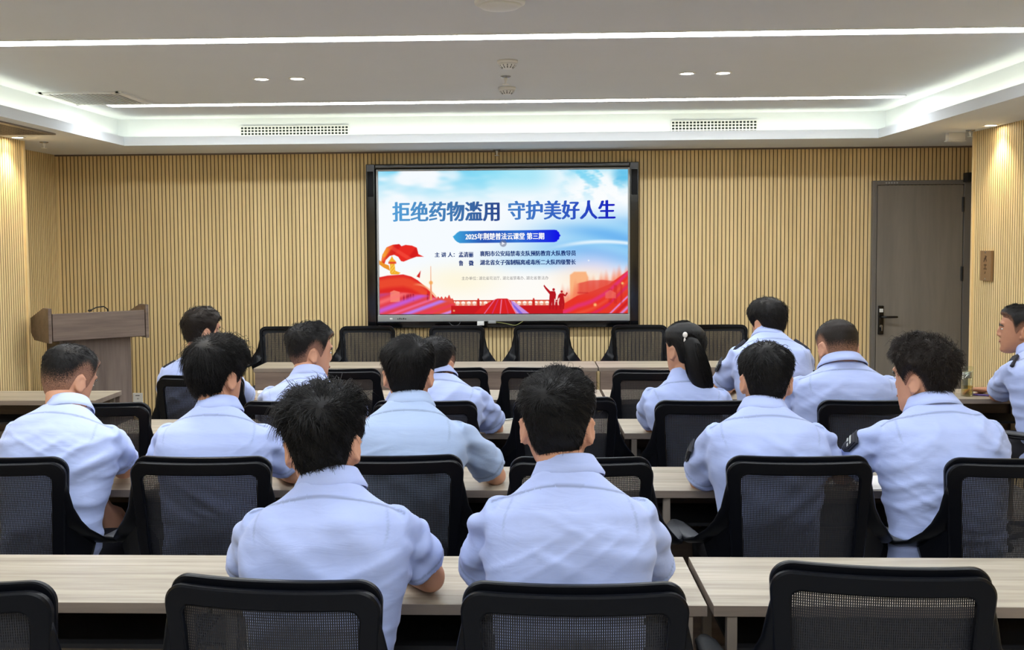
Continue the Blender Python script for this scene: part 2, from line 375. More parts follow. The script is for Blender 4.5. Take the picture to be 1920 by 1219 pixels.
obj('dome', MB().lathe([(.092, -.016), (.075, -.028), (.04, -.036), (.001, -.038)], 40), M['white_plastic'], t, True)
def face_grille(x0, x1, z0, z1, label):
    t = thing('air_grille', label, 'air grille', ((x0 + x1) / 2, FY1, (z0 + z1) / 2), 0, 'air grilles in the cove'); a, h = (x1 - x0) / 2, (z1 - z0) / 2
    obj('backing', MB().box(-a, -.004, -h, a, 0, h), M['grille_dark'], t)
    mb = MB(); n = round((x1 - x0) / .027); st = (x1 - x0) / n
    for i in range(n + 1): mb.box(-a + i * st - .0038, -.014, -h, -a + i * st + .0038, -.004, h)
    for i in range(6): mb.box(-a, -.015, -h + i * h / 2.5 - .0036, a, -.004, -h + i * h / 2.5 + .0036)
    obj('grid', mb, M['white_plastic'], t)
face_grille(-2.225, -1.375, 2.42, 2.533, 'white gridded air grille in the cove left of the screen')
face_grille(1.135, 1.79, 2.425, 2.54, 'white gridded air grille in the cove right of the screen')
def ceil_vent(x0, x1, y0, y1, z, m, label):
    t = thing('ceiling_vent', label, 'vent', ((x0 + x1) / 2, (y0 + y1) / 2, z)); a, b = (x1 - x0) / 2, (y1 - y0) / 2
    obj('backing', MB().box(-a, -b, -.002, a, b, 0), M['grille_dark'], t)
    mb = MB()
    for s in (-1, 1): mb.box(s * a - .02, -b - .02, -.01, s * a + .02, b + .02, 0); mb.box(-a, s * b - .02, -.01, a, s * b + .02, 0)
    obj('vent_frame', mb, m, t)
    mb = MB(); n = int((x1 - x0) / .03)
    for i in range(1, n): x = -a + i * (2 * a) / n; mb.box(x - .005, -b, -.009, x + .005, b, -.003)
    obj('louvre', mb, m, t)
ceil_vent(-3.12, -2.60, 6.66, 7.20, CEIL, M['white_plastic'], 'square white louvred vent in the main ceiling at left')
ceil_vent(-3.57, -3.22, 6.30, 7.03, SOF, M['table_leg'], 'brownish return vent in the left soffit, cut by the picture edge')
t = thing('exit_light_box', 'white rectangular box hanging under the right soffit near the door', 'emergency light', (3.10, 7.65, SOF))
obj('housing', MB().box(-.06, -.03, -.055, .06, .03, 0), M['white_plastic'], t, bevel=.004)
obj('base_lip', MB().box(-.066, -.034, -.063, .066, .034, -.055), M['white_plastic'], t, bevel=.002)

# ------------------------------------------------------------------ door and wall things
D0, D1, DT = 2.865, 3.665, 2.10
d = bpy.data.objects.new('door_1', None); COL.objects.link(d); d.location = (D0, WY - .002, 0); struct(d)
dw = D1 - D0
mb = MB(); mb.box(0, -.05, 0, .035, 0, DT); mb.box(dw - .06, -.05, 0, dw, 0, DT); mb.box(.035, -.05, DT - .035, dw - .06, 0, DT)
obj('door_frame', mb, M['door_frame'], d, bevel=.004)
obj('door_leaf', MB().box(.039, -.044, .006, dw - .064, -.006, DT - .039), M['door'], d, bevel=.003)
lk = obj('lock_plate', MB().box(.052, -.062, .83, .098, -.044, 1.07), M['black_gloss'], d, bevel=.006)
obj('keypad', MB().box(.06, -.066, 1.015, .09, -.061, 1.045), M['white_plastic'], lk, bevel=.002)
mb = MB().tube([(.075, -.062, .978), (.075, -.10, .978), (.095, -.105, .978), (.19, -.105, .978)], [.011, .011, .010, .009], 12); obj('lever_handle', mb, M['black_gloss'], lk, True)
mb = MB().lathe([(.012, 0), (.012, .006), (.001, .007)], 16); me = mb.mesh('key_cylinder', [M['chrome']])
kc = obj('key_cylinder', me, M['chrome'], lk, loc=(.075, -.061, .90), rot=(PI / 2, 0, 0))
mb = MB().box(.071, -.085, .862, .079, -.066, .905); obj('key', mb, M['chrome'], lk)
for z in (1.84, 1.27): obj('hinge', MB().lathe([(.010, 0), (.010, .12)], 12, (dw - .068, -.05, z)), M['black_matte'], d)
obj('door_closer', MB().box(dw - .075, -.14, DT - .02, dw + .05, -.055, DT + .055), M['black_matte'], d, bevel=.004)
mb = MB()
for k in range(5): mb.box(.10 + k * .022, -.052, DT - .026, .113 + k * .022, -.048, DT - .012)
obj('maker_mark', mb, M['silver'], d)
p0 = at(1841, 505, 7.2)
p0 = Vector((PR - .013, 7.33, 1.43))
t = thing('wall_sign', 'small brown upright plate with dark marks on the right slatted wall', 'sign', p0)
obj('plate', MB().box(-.008, -.085, -.105, .012, .085, .105), M['sign_brown'], t, bevel=.003)
mb = MB()
def stroke(mb, a, b, wd=.008): 
    (y0, z0), (y1, z1) = a, b; dv = Vector((0, y1 - y0, z1 - z0)).normalized(); nn = Vector((0, -dv.z, dv.y)) * wd / 2
    P0, P1 = Vector((-.0095, y0, z0)), Vector((-.0095, y1, z1)); vs = [P0 + nn, P0 - nn, P1 - nn, P1 + nn]
    mb.add(vs + [v + Vector((.003, 0, 0)) for v in vs], [(0, 1, 2, 3), (7, 6, 5, 4), (0, 4, 5, 1), (1, 5, 6, 2), (2, 6, 7, 3), (3, 7, 4, 0)])
for a, b in (((-.02, .065), (.02, .045)), ((.0, .07), (-.02, .03)), ((-.0, .05), (.025, .028)), ((-.02, .005), (.02, .005)), ((0, .012), (0, -.022)), ((-.022, -.022), (.022, -.022)), ((-.004, -.04), (.004, -.056))):
    stroke(mb, a, b)
obj('marks', mb, M['sign_mark'], t)
mb = MB().lathe([(.006, 0), (.004, .004), (.001, .005)], 12)
for z in (-.092, .092): obj('screw', MB().ell((-.009, 0, z), (.003, .007, .006), 10, 6), M['chrome'], t, True)
t = thing('wall_socket', 'white square power socket low on the front wall by the lectern', 'socket', (at(259, 746, WY).x, WY - .001, at(259, 746, WY).z))
obj('socket_plate', MB().box(-.043, -.011, -.043, .043, 0, .043), M['white_plastic'], t, bevel=.004)
mb = MB(); mb.box(-.018, -.0125, .018, .018, -.0105, .024); mb.box(-.004, -.0125, -.012, -.001, -.0105, .0); mb.box(.006, -.0125, -.012, .009, -.0105, .0)
obj('socket_slot', mb, M['grille_dark'], t)
# ------------------------------------------------------------------ screen on the front wall
TVY = WY - .10
def tvp(px, py): return at(px, py, TVY)
tv = thing('display_panel', 'large lit display in a black frame on the wall, showing a blue and red slide', 'screen', (-.185, WY - .012, .86))
def rel(v): return Vector(v) - Vector((-.185, WY - .012, .86))
A, B = rel(at(685, 308, TVY)), rel(at(1198, 614, TVY))
fx0, fx1, fz1, fz0 = A.x, B.x, A.z, B.z
S0, S1 = rel(at(708.5, 321.5, TVY)), rel(at(1177.5, 587.5, TVY))
sx0, sx1, sz1, sz0 = S0.x, S1.x, S0.z, S1.z
mb = MB(); bw = .075
mb.box(fx0, -.075, fz0, fx0 + bw, 0, fz1); mb.box(fx1 - bw, -.075, fz0, fx1, 0, fz1)
mb.box(fx0 + bw, -.075, fz1 - .04, fx1 - bw, 0, fz1); mb.box(fx0 + bw, -.06, fz0, fx1 - bw, 0, fz0 + .06)
obj('surround', mb, M['black_gloss'], tv, bevel=.006)
obj('backing', MB().box(fx0 + .02, -.03, fz0 + .02, fx1 - .02, 0, fz1 - .02), M['black_matte'], tv)
mb = MB(); b = .016
mb.box(sx0 - b, -.09, sz0 - .008, sx0, -.03, sz1 + b); mb.box(sx1, -.09, sz0 - .008, sx1 + b, -.03, sz1 + b); mb.box(sx0, -.09, sz1, sx1, -.03, sz1 + b)
obj('bezel', mb, M['silver'], tv, bevel=.003)
lb = obj('lower_bezel', MB().box(sx0 - b, -.095, sz0 - .062, sx1 + b, -.03, sz0 - .006), M['silver'], tv, bevel=.004)
obj('power_button', MB().box(sx0 + .085, -.098, sz0 - .044, sx0 + .108, -.094, sz0 - .030), M['white_plastic'], lb, bevel=.002)
mb = MB()
for k in range(5): mb.box(sx0 + .15 + k * .016, -.098, sz0 - .042, sx0 + .159 + k * .016, -.094, sz0 - .034 + .004 * (k % 2))
obj('control_buttons', mb, M['black_matte'], lb)
for s in (0, 1):
    x = fx0 + .012 if s == 0 else fx1 - .062
    obj('speaker_cover', MB().box(x, -.082, fz1 - .27, x + .05, -.074, fz1 - .06), M['chair_plastic'], tv, bevel=.004)
obj('screen_edge', MB().box(sx0, -.07, sz0 - .006, sx1, -.03, sz1), M['black_matte'], tv)
# the slide: a colour per vertex of a fine flat grid, worked out in slide coordinates (0..466, 0..268)
GW, GH = 622, 358
xx, yy = np.meshgrid(np.linspace(0, 466, GW), np.linspace(0, 268, GH))
img = np.zeros((GH, GW, 3))
def fbm(sx, sy, seed, oct=4):
    r = np.random.default_rng(seed); out = np.zeros_like(xx); a = 1.0
    for o in range(oct):
        f = 2 ** o
        for k in range(5):
            th = r.uniform(0, 2 * PI); ph = r.uniform(0, 2 * PI)
            out += a * np.sin((xx / sx * math.cos(th) + yy / sy * math.sin(th)) * f * 2 * PI + ph + out * .35)
        a *= .5
    return out / 5
def mixc(mask, c, k=1.0):
    global img
    m = np.clip(mask * k, 0, 1)[..., None]; img = img * (1 - m) + np.array(c[:3], float) * m
def sm(a, b, v): t = np.clip((v - a) / (b - a), 0, 1); return t * t * (3 - 2 * t)
def poly(pts, soft=.8):
    """soft inside mask of a polygon"""
    inside = np.zeros(xx.shape, bool); dist = np.full(xx.shape, 1e9); n = len(pts)
    for i in range(n):
        (x0, y0), (x1, y1) = pts[i], pts[(i + 1) % n]
        c = ((y0 > yy) != (y1 > yy)); xi = (x1 - x0) * (yy - y0) / ((y1 - y0) if y1 != y0 else 1e-9) + x0
        inside ^= c & (xx < xi)
        L2 = (x1 - x0) ** 2 + (y1 - y0) ** 2 + 1e-9; tt = np.clip(((xx - x0) * (x1 - x0) + (yy - y0) * (y1 - y0)) / L2, 0, 1)
        dist = np.minimum(dist, np.hypot(xx - x0 - tt * (x1 - x0), yy - y0 - tt * (y1 - y0)))
    return np.clip(np.where(inside, dist, -dist) / soft + .5, 0, 1)
def curve(xs, ys, x): return np.interp(x, xs, ys)
img[:] = (246, 251, 255)
cl = fbm(190, 95, 3)
mixc(sm(75, 0, yy) * sm(-.55, .5, cl + .2 * np.sin(xx / 60)), (128, 214, 244), 1.0)
mixc(sm(60, 10, yy) * sm(150, 230, xx) * sm(370, 280, xx), (146, 224, 246), .75)
mixc(sm(45, 0, yy) * sm(.0, .7, fbm(80, 40, 9)) * sm(300, 400, xx), (104, 190, 236), .8)
mixc(sm(60, 25, np.hypot((xx - 415) * .62, yy - 42)) * sm(-.5, .25, fbm(60, 42, 5)), (252, 254, 255), .95)
mixc(sm(30, 5, np.hypot((xx - 456) * 1.0, (yy - 10))), (92, 190, 232), .8)
mixc(sm(170, 420, xx + (yy - 130) * .8) * sm(55, 120, yy) * sm(205, 165, yy), (132, 200, 246), .9)
strk = np.sin((yy + (466 - xx) * .18 + 6 * np.sin(xx / 50)) / 6.5) * .5 + .5
mixc(sm(260, 450, xx) * sm(80, 120, yy) * sm(185, 150, yy) * strk, (92, 168, 238), .6)
mixc(sm(6, 0, np.abs(yy - (150 - 16 * np.sin((xx - 300) / 75)))) * sm(300, 400, xx), (236, 248, 255), .9)
mixc(sm(60, 0, np.hypot((xx - 400) * .55, yy - 190)), (232, 214, 246), .7)
mixc(sm(165, 215, yy) * sm(470, 300, xx), (255, 252, 246), .9)
mixc(sm(50, 0, np.hypot((xx - 150) * .4, yy - 205)), (255, 246, 214), .7)
mixc(sm(40, 0, np.hypot((xx - 390) * .4, yy - 205)), (255, 236, 206), .8)
# far towers and buildings at right
mixc(poly([(358, 268), (358, 196), (366, 190), (388, 190), (392, 200), (392, 268)], 3), (250, 178, 126), .95)
mixc(sm(20, -14, (xx - 345) * -.35 + (235 - yy) * 1.0 + 5 * np.sin(xx / 4) + 4 * np.sin(xx / 1.9)) * sm(322, 352, xx), (246, 128, 92), .9)
# right hill
hr = curve([318, 345, 372, 400, 430, 466], [262, 250, 234, 226, 214, 188], xx)
mixc(sm(-1, 2, yy - hr), (232, 54, 40))
mixc(sm(-1, 2, yy - curve([370, 395, 420, 445, 466], [212, 206, 205, 208, 212], xx)) * sm(368, 378, xx) * sm(40, 20, yy - 205), (226, 70, 60), .75)
for k, (o, c, wd, a) in enumerate(((10, (226, 52, 122), 8, .85), (24, (238, 92, 64), 6, .6), (34, (214, 40, 110), 6, .7), (46, (226, 60, 40), 8, .8), (54, (224, 150, 232), 4, .9), (64, (200, 34, 40), 7, .9), (74, (206, 150, 240), 6, .85))):
    y0 = hr + o + 10 * np.sin((xx - 318) / 40)
    mixc(sm(wd, 0, np.abs(yy - y0)) * sm(318, 350, xx) * (yy > hr), c, a)
for x0, x1, y0, y1 in ((372, 392, 228, 231), (430, 436, 222, 248), (440, 446, 215, 250), (452, 456, 212, 252)): mixc(poly([(x0, y1), (x0, y0), (x1, y0), (x1, y1)], 2), (200, 36, 40), .5)
mixc(poly([(424, 240), (424, 230), (433, 224), (444, 230), (444, 240)], 2), (240, 110, 100), .7)
# left dome, streaks and city
hl = curve([0, 15, 45, 60, 72, 84, 96, 108], [198, 195, 193, 197, 204, 214, 226, 240], xx)
mixc(sm(-1, 1.2, yy - hl) * (xx < 108), (222, 42, 38))
mixc(sm(14, 4, np.abs(yy - hl - 14)) * (xx < 90) * (yy > hl), (240, 88, 52), .7)
mixc(poly([(70, 197), (78, 186), (76, 200)], 1), (206, 40, 36))
mixc(sm(4, 0, np.abs(yy - (212 + (xx - 70) ** 2 * .018))) * sm(60, 80, xx) * (xx < 108), (250, 170, 120), .8)
gl = curve([0, 40, 90, 130, 150, 466], [228, 226, 232, 245, 252, 252], xx)
mixc(sm(-2, 3, yy - gl) * (xx < 330), (226, 66, 76))
bl = curve([100, 112, 122, 132, 142], [242, 236, 238, 234, 246], xx) + 2 * np.sin(xx * .9)
mixc((xx > 100) * (xx < 142) * sm(-1, 1, yy - bl), (226, 74, 62), .95)
mixc(poly([(20, 245), (20, 226), (27, 223), (38, 226), (38, 245)], 1.5), (250, 138, 116), .9)
for x in (44, 50, 53, 57, 62, 89): mixc(poly([(x, 243), (x, 230), (x + 3, 230), (x + 3, 243)], 1), (168, 28, 52), .8)
for o, c, wd, a in ((232, (178, 70, 160), 9, .55), (246, (250, 120, 120), 8, .8), (262, (196, 96, 224), 9, .9), (276, (240, 120, 176), 5, .7), (286, (186, 128, 246), 7, .95), (300, (232, 60, 90), 6, .8), (312, (208, 150, 250), 5, .9), (326, (196, 30, 44), 8, .8), (342, (222, 40, 40), 8, .8)):
    mixc(sm(wd, 0, np.abs(yy + xx * .36 - o)) * sm(-2, 4, yy - gl) * sm(220, 140, xx), c, a)
# TV tower
for x, wd, y0, y1 in ((97, 1.0, 178, 242), (97, 2.2, 206, 242)): mixc(poly([(x - wd, y1), (x - wd * .5, y0), (x + wd * .5, y0), (x + wd, y1)], 1), (238, 152, 110), .85)
mixc(sm(5, 2, np.hypot(xx - 97, yy - 209)), (246, 170, 90), .9)
# balustrade
mixc((np.abs(yy - 243) < 1.1) * (xx > 138) * (xx < 322), (206, 60, 44), .95)
mixc((yy > 244) * (yy < 253) * (xx > 142) * (xx < 322), (238, 150, 120), .95)
px_ = np.mod(xx - 142, 10.5)
mixc((np.hypot(px_ - 5.2, (yy - 248) * .9) < 3.6) * (xx > 142) * (xx < 322), (255, 248, 236))
mixc((np.abs(yy - 249.6) < .7) * (xx > 142) * (xx < 322), (226, 120, 90), .8)
for x in (186, 290): mixc(poly([(x - 2.5, 256), (x - 2.5, 244), (x - 1, 239), (x + 1, 239), (x + 2.5, 244), (x + 2.5, 256)], 1), (204, 44, 36))
mixc(sm(251, 254, yy) * (xx > 135) * (xx < 345), (198, 28, 34))
mixc(poly([(178, 268), (192, 255), (212, 243), (222, 239.5), (240, 239.5), (252, 246), (264, 256), (282, 268)], 1), (216, 34, 36))
for o, c in ((216, (236, 130, 190)), (222, (206, 60, 130)), (228, (240, 150, 200)), (234, (220, 60, 90)), (240, (250, 160, 180))):
    t_ = (yy - 240) / 28; xc = 232 + (o - 230) * (1 + t_ * 1.5); mixc(sm(1.6, .3, np.abs(xx - xc)) * (yy > 241), c, .8)
mixc(poly([(247, 243), (254, 246), (282, 268), (258, 268), (250, 254)], 1.5), (196, 160, 246), .9)
mixc(poly([(249, 247), (258, 256), (270, 268), (263, 268), (253, 256)], 1.5), (110, 90, 220), .8)
# family
R_ = (182, 24, 32)
mixc(np.clip(sm(2.9, 2.1, np.hypot(xx - 327.5, yy - 223)), 0, 1), R_)
mixc(poly([(310, 214), (313, 218), (321, 226), (330, 226), (332, 232), (331, 242), (329, 240), (329, 246), (328, 260), (324.5, 260), (324, 247), (322, 260), (318.5, 260), (319, 244), (320, 232), (312, 222), (308.5, 216)], .8), R_)
mixc(sm(2.6, 1.8, np.hypot(xx - 342.5, yy - 227)), R_)
mixc(poly([(339.5, 230), (345, 230), (349, 233), (352, 228), (354, 230), (350, 236), (346, 235), (348, 248), (346.5, 260), (344, 260), (343.5, 250), (341.5, 260), (339, 260), (337, 248), (339, 238), (336, 240), (335, 246), (334, 244), (336, 234)], .8), R_)
mixc(sm(2.0, 1.3, np.hypot(xx - 332.5, yy - 244)), R_); mixc(poly([(330.5, 246), (334.5, 246), (335, 253), (334, 261), (331, 261), (330, 253)], .8), R_)
# flag, golden column
fl = poly([(3, 172), (6, 156), (14, 142), (26, 137), (38, 136), (42, 140), (50, 137.5), (62, 139), (71, 143), (74, 155), (84, 160), (70, 160), (58, 164), (46, 169), (41, 168), (36, 160), (28, 156), (20, 158), (12, 166), (8, 178)], 1)
mixc(fl, (232, 44, 36)); mixc(fl * sm(36, 4, xx), (248, 176, 60), .95)
mixc(fl * sm(.2, .9, np.sin(xx / 7 + yy / 9)), (206, 26, 28), .7); mixc(fl * sm(.4, .95, np.sin(xx / 8 - yy / 5 + 2)), (250, 90, 70), .5)
mixc(poly([(20, 190), (20, 172), (18, 168), (21, 164), (24, 158), (27, 164), (31, 168), (29, 173), (30, 186), (40, 190), (36, 193), (22, 193)], 1), (244, 176, 48))
mixc(poly([(0, 166), (8, 172), (18, 176), (20, 186), (8, 180), (0, 174)], 1), (236, 150, 46)); mixc(poly([(17, 169), (32, 169), (32, 173), (17, 173)], 1), (226, 70, 44), .9)
mixc(sm(.3, .9, np.sin(xx * 1.1 + yy * .9)) * poly([(20, 190), (20, 174), (29, 174), (30, 190)], 1), (250, 226, 110), .8)
for x, y, r in ((405, 252, 5), (456, 212, 4), (393, 169, 2.5), (140, 262, 3)): mixc(sm(r, 0, np.hypot(xx - x, yy - y)), (255, 214, 130) if y > 180 else (255, 255, 255), .95)
# title pill and play button
pm = poly([(139, 122.5), (143, 119.5), (147, 115.5), (152, 112.5), (329, 111.2), (334, 112), (335, 114), (338, 116), (338.5, 119), (341, 122), (338.5, 125), (338, 129), (335, 130.5), (334, 133), (329, 134.4), (152, 135), (147, 132.5), (143, 129)], 1)
g_ = np.clip((xx - 139) / 202, 0, 1)[..., None]
pc = np.where(g_ < .3, np.array((64, 170, 222.)) * (1 - g_ / .3) + np.array((44, 84, 180.)) * g_ / .3,
     np.where(g_ < .6, np.array((44, 84, 180.)) * (1 - (g_ - .3) / .3) + np.array((52, 116, 208.)) * (g_ - .3) / .3, np.array((52, 116, 208.)) * (1 - (g_ - .6) / .4) + np.array((16, 14, 232.)) * (g_ - .6) / .4))
img = img * (1 - pm[..., None]) + pc * pm[..., None]
mixc(sm(7, 6, np.hypot(xx - 233.5, yy - 136)), (112, 116, 140), .6); mixc(poly([(231, 133), (237, 136), (231, 139)], 1), (245, 245, 250))
sc = img / 255.; sl = np.where(sc <= .04045, sc / 12.92, ((sc + .055) / 1.055) ** 2.4)
EXPO = 2.0 ** (-SC.view_settings.exposure)
def colour_emission(name):
    k = N(name); a = k.n('ShaderNodeVertexColor', layer_name='col'); e = k.n('ShaderNodeEmission'); e.inputs[1].default_value = SCREEN_L * EXPO
    k.l(a.outputs[0], e.inputs[0]); k.l(e.outputs[0], k.out.inputs[0]); return k.m
M['slide'] = colour_emission('slide')
me = bpy.data.meshes.new('screen_picture'); nv = GW * GH; co = np.zeros((nv, 3))
co[:, 0] = (sx0 + (sx1 - sx0) * xx / 466).ravel(); co[:, 2] = (sz1 - (sz1 - sz0) * yy / 268).ravel(); co[:, 1] = -.0712
ii = np.arange(nv).reshape(GH, GW); q = np.stack([ii[:-1, :-1], ii[1:, :-1], ii[1:, 1:], ii[:-1, 1:]], -1).reshape(-1, 4)
me.vertices.add(nv); me.vertices.foreach_set('co', co.ravel()); me.loops.add(q.size); me.loops.foreach_set('vertex_index', q.ravel())
me.polygons.add(len(q)); me.polygons.foreach_set('loop_start', np.arange(0, q.size, 4)); me.update(); me.validate()
ca = me.color_attributes.new('col', 'FLOAT_COLOR', 'POINT'); ca.data.foreach_set('color', np.concatenate([sl.reshape(-1, 3), np.ones((nv, 1))], 1).ravel())
me.materials.append(M['slide']); obj('screen_picture', me, M['slide'], tv)
def text(name, s, x0, x1, yb, bold, col0, col1, spacing=1.0, hgt=None):
    """lettering from slide x0 to x1 with its foot on slide line yb; colour runs from col0 to col1"""
    c = bpy.data.curves.new(name, 'FONT'); c.body = s; c.space_character = spacing; c.resolution_u = 3
    o = bpy.data.objects.new(name, c); COL.objects.link(o); dg = bpy.context.evaluated_depsgraph_get()
    me = bpy.data.meshes.new_from_object(o.evaluated_get(dg)); bpy.data.objects.remove(o); bpy.data.curves.remove(c)
    n = len(me.vertices); v = np.zeros(n * 3); me.vertices.foreach_get('co', v); v = v.reshape(-1, 3)
    a, b, lo, hi = v[:, 0].min(), v[:, 0].max(), v[:, 1].min(), v[:, 1].max(); k = (x1 - x0) / (b - a); kh = k if hgt is None else hgt / (hi - lo)
    X = x0 + (v[:, 0] - a) * k; Y = yb - (v[:, 1] - lo) * kh; t_ = np.clip((X - x0) / (x1 - x0), 0, 1)[:, None]
    cc = lambda c: np.array(lin(c)); colr = cc(col0) * (1 - t_) + cc(col1) * t_
    P = np.stack([sx0 + (sx1 - sx0) * X / 466, np.full(n, -.0722), sz1 - (sz1 - sz0) * Y / 268], 1)
    me.vertices.foreach_set('co', P.ravel())
    if bold:                                                     # heavier strokes: the same outlines again, slightly shifted
        import bmesh
        bm = bmesh.new(); bm.from_mesh(me); g0 = list(bm.verts) + list(bm.edges) + list(bm.faces)
        for dx, dz in ((bold, 0), (-bold, 0), (bold * .5, bold * .35), (-bold * .5, -bold * .35)):
            d = bmesh.ops.duplicate(bm, geom=g0)['geom']
            for q_ in d:
                if isinstance(q_, bmesh.types.BMVert): q_.co.x += dx * .1; q_.co.z += dz * .1
        bm.to_mesh(me); bm.free(); colr = np.concatenate([colr] * 5); n *= 5
    ca = me.color_attributes.new('col', 'FLOAT_COLOR', 'POINT'); ca.data.foreach_set('color', np.concatenate([colr, np.ones((n, 1))], 1).ravel())
    me.materials.clear(); me.materials.append(M['slide']); me.update(); return obj(name, me, M['slide'], tv)
text('title_text', '拒绝药物滥用', 27, 226, 94, .06, (86, 160, 216), (44, 70, 140), hgt=37)
text('title_text', '守护美好人生', 244, 442, 92, .06, (70, 130, 200), (20, 16, 190), hgt=35)
text('caption_text', '2025年荆楚普法云课堂 第三期', 163, 310, 129, .02, (255, 255, 255), (255, 255, 255), hgt=12.5)
text('speaker_text', '主 讲 人：', 105, 142, 161, .022, (50, 74, 130), (50, 74, 130), hgt=9)
text('speaker_text', '孟清丽', 150, 177, 161.5, .022, (40, 64, 124), (40, 64, 124), hgt=10)
text('speaker_text', '襄阳市公安局禁毒支队预防教育大队教导员', 190, 369, 160, .022, (40, 64, 124), (40, 64, 124), hgt=10)
text('speaker_text', '鲁    微', 150, 177.5, 177.5, .022, (40, 64, 124), (40, 64, 124), hgt=10)
text('speaker_text', '湖北省女子强制隔离戒毒所二大队四级警长', 190, 369, 176.5, .022, (40, 64, 124), (40, 64, 124), hgt=10)
for s_, a_, b_ in (('主办单位：', 155, 185), ('湖北省司法厅、', 187.5, 229), ('湖北省禁毒办、', 232, 274), ('湖北省普法办', 276, 318)): text('organiser_text', s_, a_, b_, 204.5, .0, (130, 128, 130), (130, 128, 130), hgt=7)
# adapters and cables hanging under the screen
def boxthing(name, label, cat, p, hx, hy, hz, m, rz=0, part='casing'):
    t = thing(name, label, cat, p, rz); obj(part, MB().box(-hx, -hy, 0, hx, hy, 2 * hz), m, t, bevel=min(hx, hy, hz) * .3); return t
pa = at(901, 611, WY - .13); boxthing('power_adapter', 'small white adapter hanging under the middle of the screen', 'adapter', (pa.x, WY - .102, pa.z), .029, .014, .018, M['white_plastic'])
pa = at(922, 607, WY - .13); boxthing('signal_box', 'small grey box tucked under the screen beside the white adapter', 'adapter', (pa.x, WY - .105, pa.z), .033, .016, .011, M['silver'], .2)
def cable(pts, r, m, label, y=WY - .10):
    P = [at(a, b, y) for a, b in pts]; Q = []
    for i in range(len(P) - 1):
        p0, p1, p2, p3 = P[max(i - 1, 0)], P[i], P[i + 1], P[min(i + 2, len(P) - 1)]
        for k in range(6):
            t_ = k / 6; Q.append(.5 * ((2 * p1) + (p2 - p0) * t_ + (2 * p0 - 5 * p1 + 4 * p2 - p3) * t_ ** 2 + (3 * p1 - p0 - 3 * p2 + p3) * t_ ** 3))
    Q.append(P[-1]); tag(obj('cable', MB().tube(Q, r, 8), m, smooth=True), label, 'cable', 'cables under the screen')
cable([(842, 602), (845, 608), (853, 611), (861, 608), (863, 602)], .003, M['arm_pad'], 'thin dark cable loop under the screen left of the adapter')
cable([(930, 604), (950, 607), (965, 610), (975, 606), (982, 601)], .0028, mat('cable_yellow', (150, 150, 90), .5), 'thin yellowish cable sagging under the screen right of the adapter')

# ------------------------------------------------------------------ tables
def make_table(wd=1.192, dp=.385):
    t = thing('training_table', 'x', 'table'); h = wd / 2
    mb = MB(); mb.box(-h, 0, .723, h, dp, .75); top = obj('table_top', mb, [M['table_top'], M['table_edge']], t, bevel=.0015)
    for p in top.data.polygons: p.material_index = 0 if abs(p.normal.z) > .5 else 1
    for s in (-1, 1):
        x = s * (h - .045)
        for y in (.018, dp - .03): obj('leg', MB().box(x - .0125, y - .0125, .012, x + .0125, y + .0125, .723), M['table_leg'], t, bevel=.002)
        obj('foot_rail', MB().box(x - .018, -.0, 0, x + .018, dp - .0, .014), M['table_leg'], t, bevel=.003)
        obj('side_rail', MB().box(x - .010, .03, .49, x + .010, dp - .042, .515), M['table_leg'], t)
    obj('modesty_panel', MB().box(-h + .01, dp - .016, .30, h - .01, dp - .002, .722), M['grey_wood_h'], t)
    obj('shade_tray', MB().box(-h + .062, .09, .60, h - .062, dp - .018, .612), M['dark_metal'], t)  # dark tray added so the shaded space under the top stays black
    obj('cross_rail', MB().box(-h + .058, dp - .06, .485, h - .058, dp - .035, .515), M['table_leg'], t)
    return t
tb0 = make_table(); first = [True]
def table(cx, y, rz, label, group):
    if first[0]:
        first[0] = False; tb0.location = (cx, y, 0); tb0.rotation_euler = (0, 0, rz); tb0['label'] = label; tb0['group'] = group
    else: dup(tb0, (cx, y, 0), rz, label, group)
C4 = (-1.372, -.166, 1.041, 2.247)
ROWS = {'A': 2.452, 'B': 3.60, 'C': 4.685, 'D': 5.69}
ga, gb, gc, gd = 'tables of the nearest row', 'tables of the second row', 'tables of the third row', 'tables of the fourth row'
table(C4[0], ROWS['A'], 0, 'long wood-top table at the left edge of the picture in the nearest row', ga)
table(C4[1], ROWS['A'], 0, 'wood-top table in the nearest row where two people sit with their backs to us', ga)
table(C4[2], ROWS['A'], 0, 'empty wood-top table of the nearest row at right, behind an unoccupied chair', ga)
table(C4[0], ROWS['B'], 0, 'second-row wood-top table at left where a person bends their head', gb)
table(C4[1], ROWS['B'], 0, 'second-row wood-top table in the middle beside a person in grey-blue shirt', gb)
table(C4[2], ROWS['B'], 0, 'second-row wood-top table at right under two people with white paper', gb)
table(C4[0], ROWS['C'], 0, 'third-row wood-top table at left, hidden behind the second-row people', gc)
table(C4[1], ROWS['C'], 0, 'third-row wood-top table in the middle beside an empty chair', gc)
table(C4[2], ROWS['C'], 0, 'third-row wood-top table where the person with a ponytail sits', gc)
table(-3.0, ROWS['D'], 0, 'wood-top table by the left slatted wall in front of the lectern', gd)
table(C4[0], ROWS['D'], 0, 'fourth-row table of the person with dark shoulder straps, left of the middle', gd)
table(C4[1], ROWS['D'], 0, 'fourth-row table in the middle with only empty chairs', gd)
table(C4[2], ROWS['D'], 0, 'fourth-row table right of the middle at the person with a sleeve patch', gd)
table(C4[3], ROWS['D'], 0, 'fourth-row table near the door with a tea bottle on top', gd)
ge = 'tables below the screen'
table(-1.30, 7.53, PI, 'left table of the long front row facing the audience', ge)
table(-.10, 7.53, PI, 'middle table of the long front row straight below the screen', ge)
table(1.10, 7.53, PI, 'right table of the long front row facing the audience', ge)

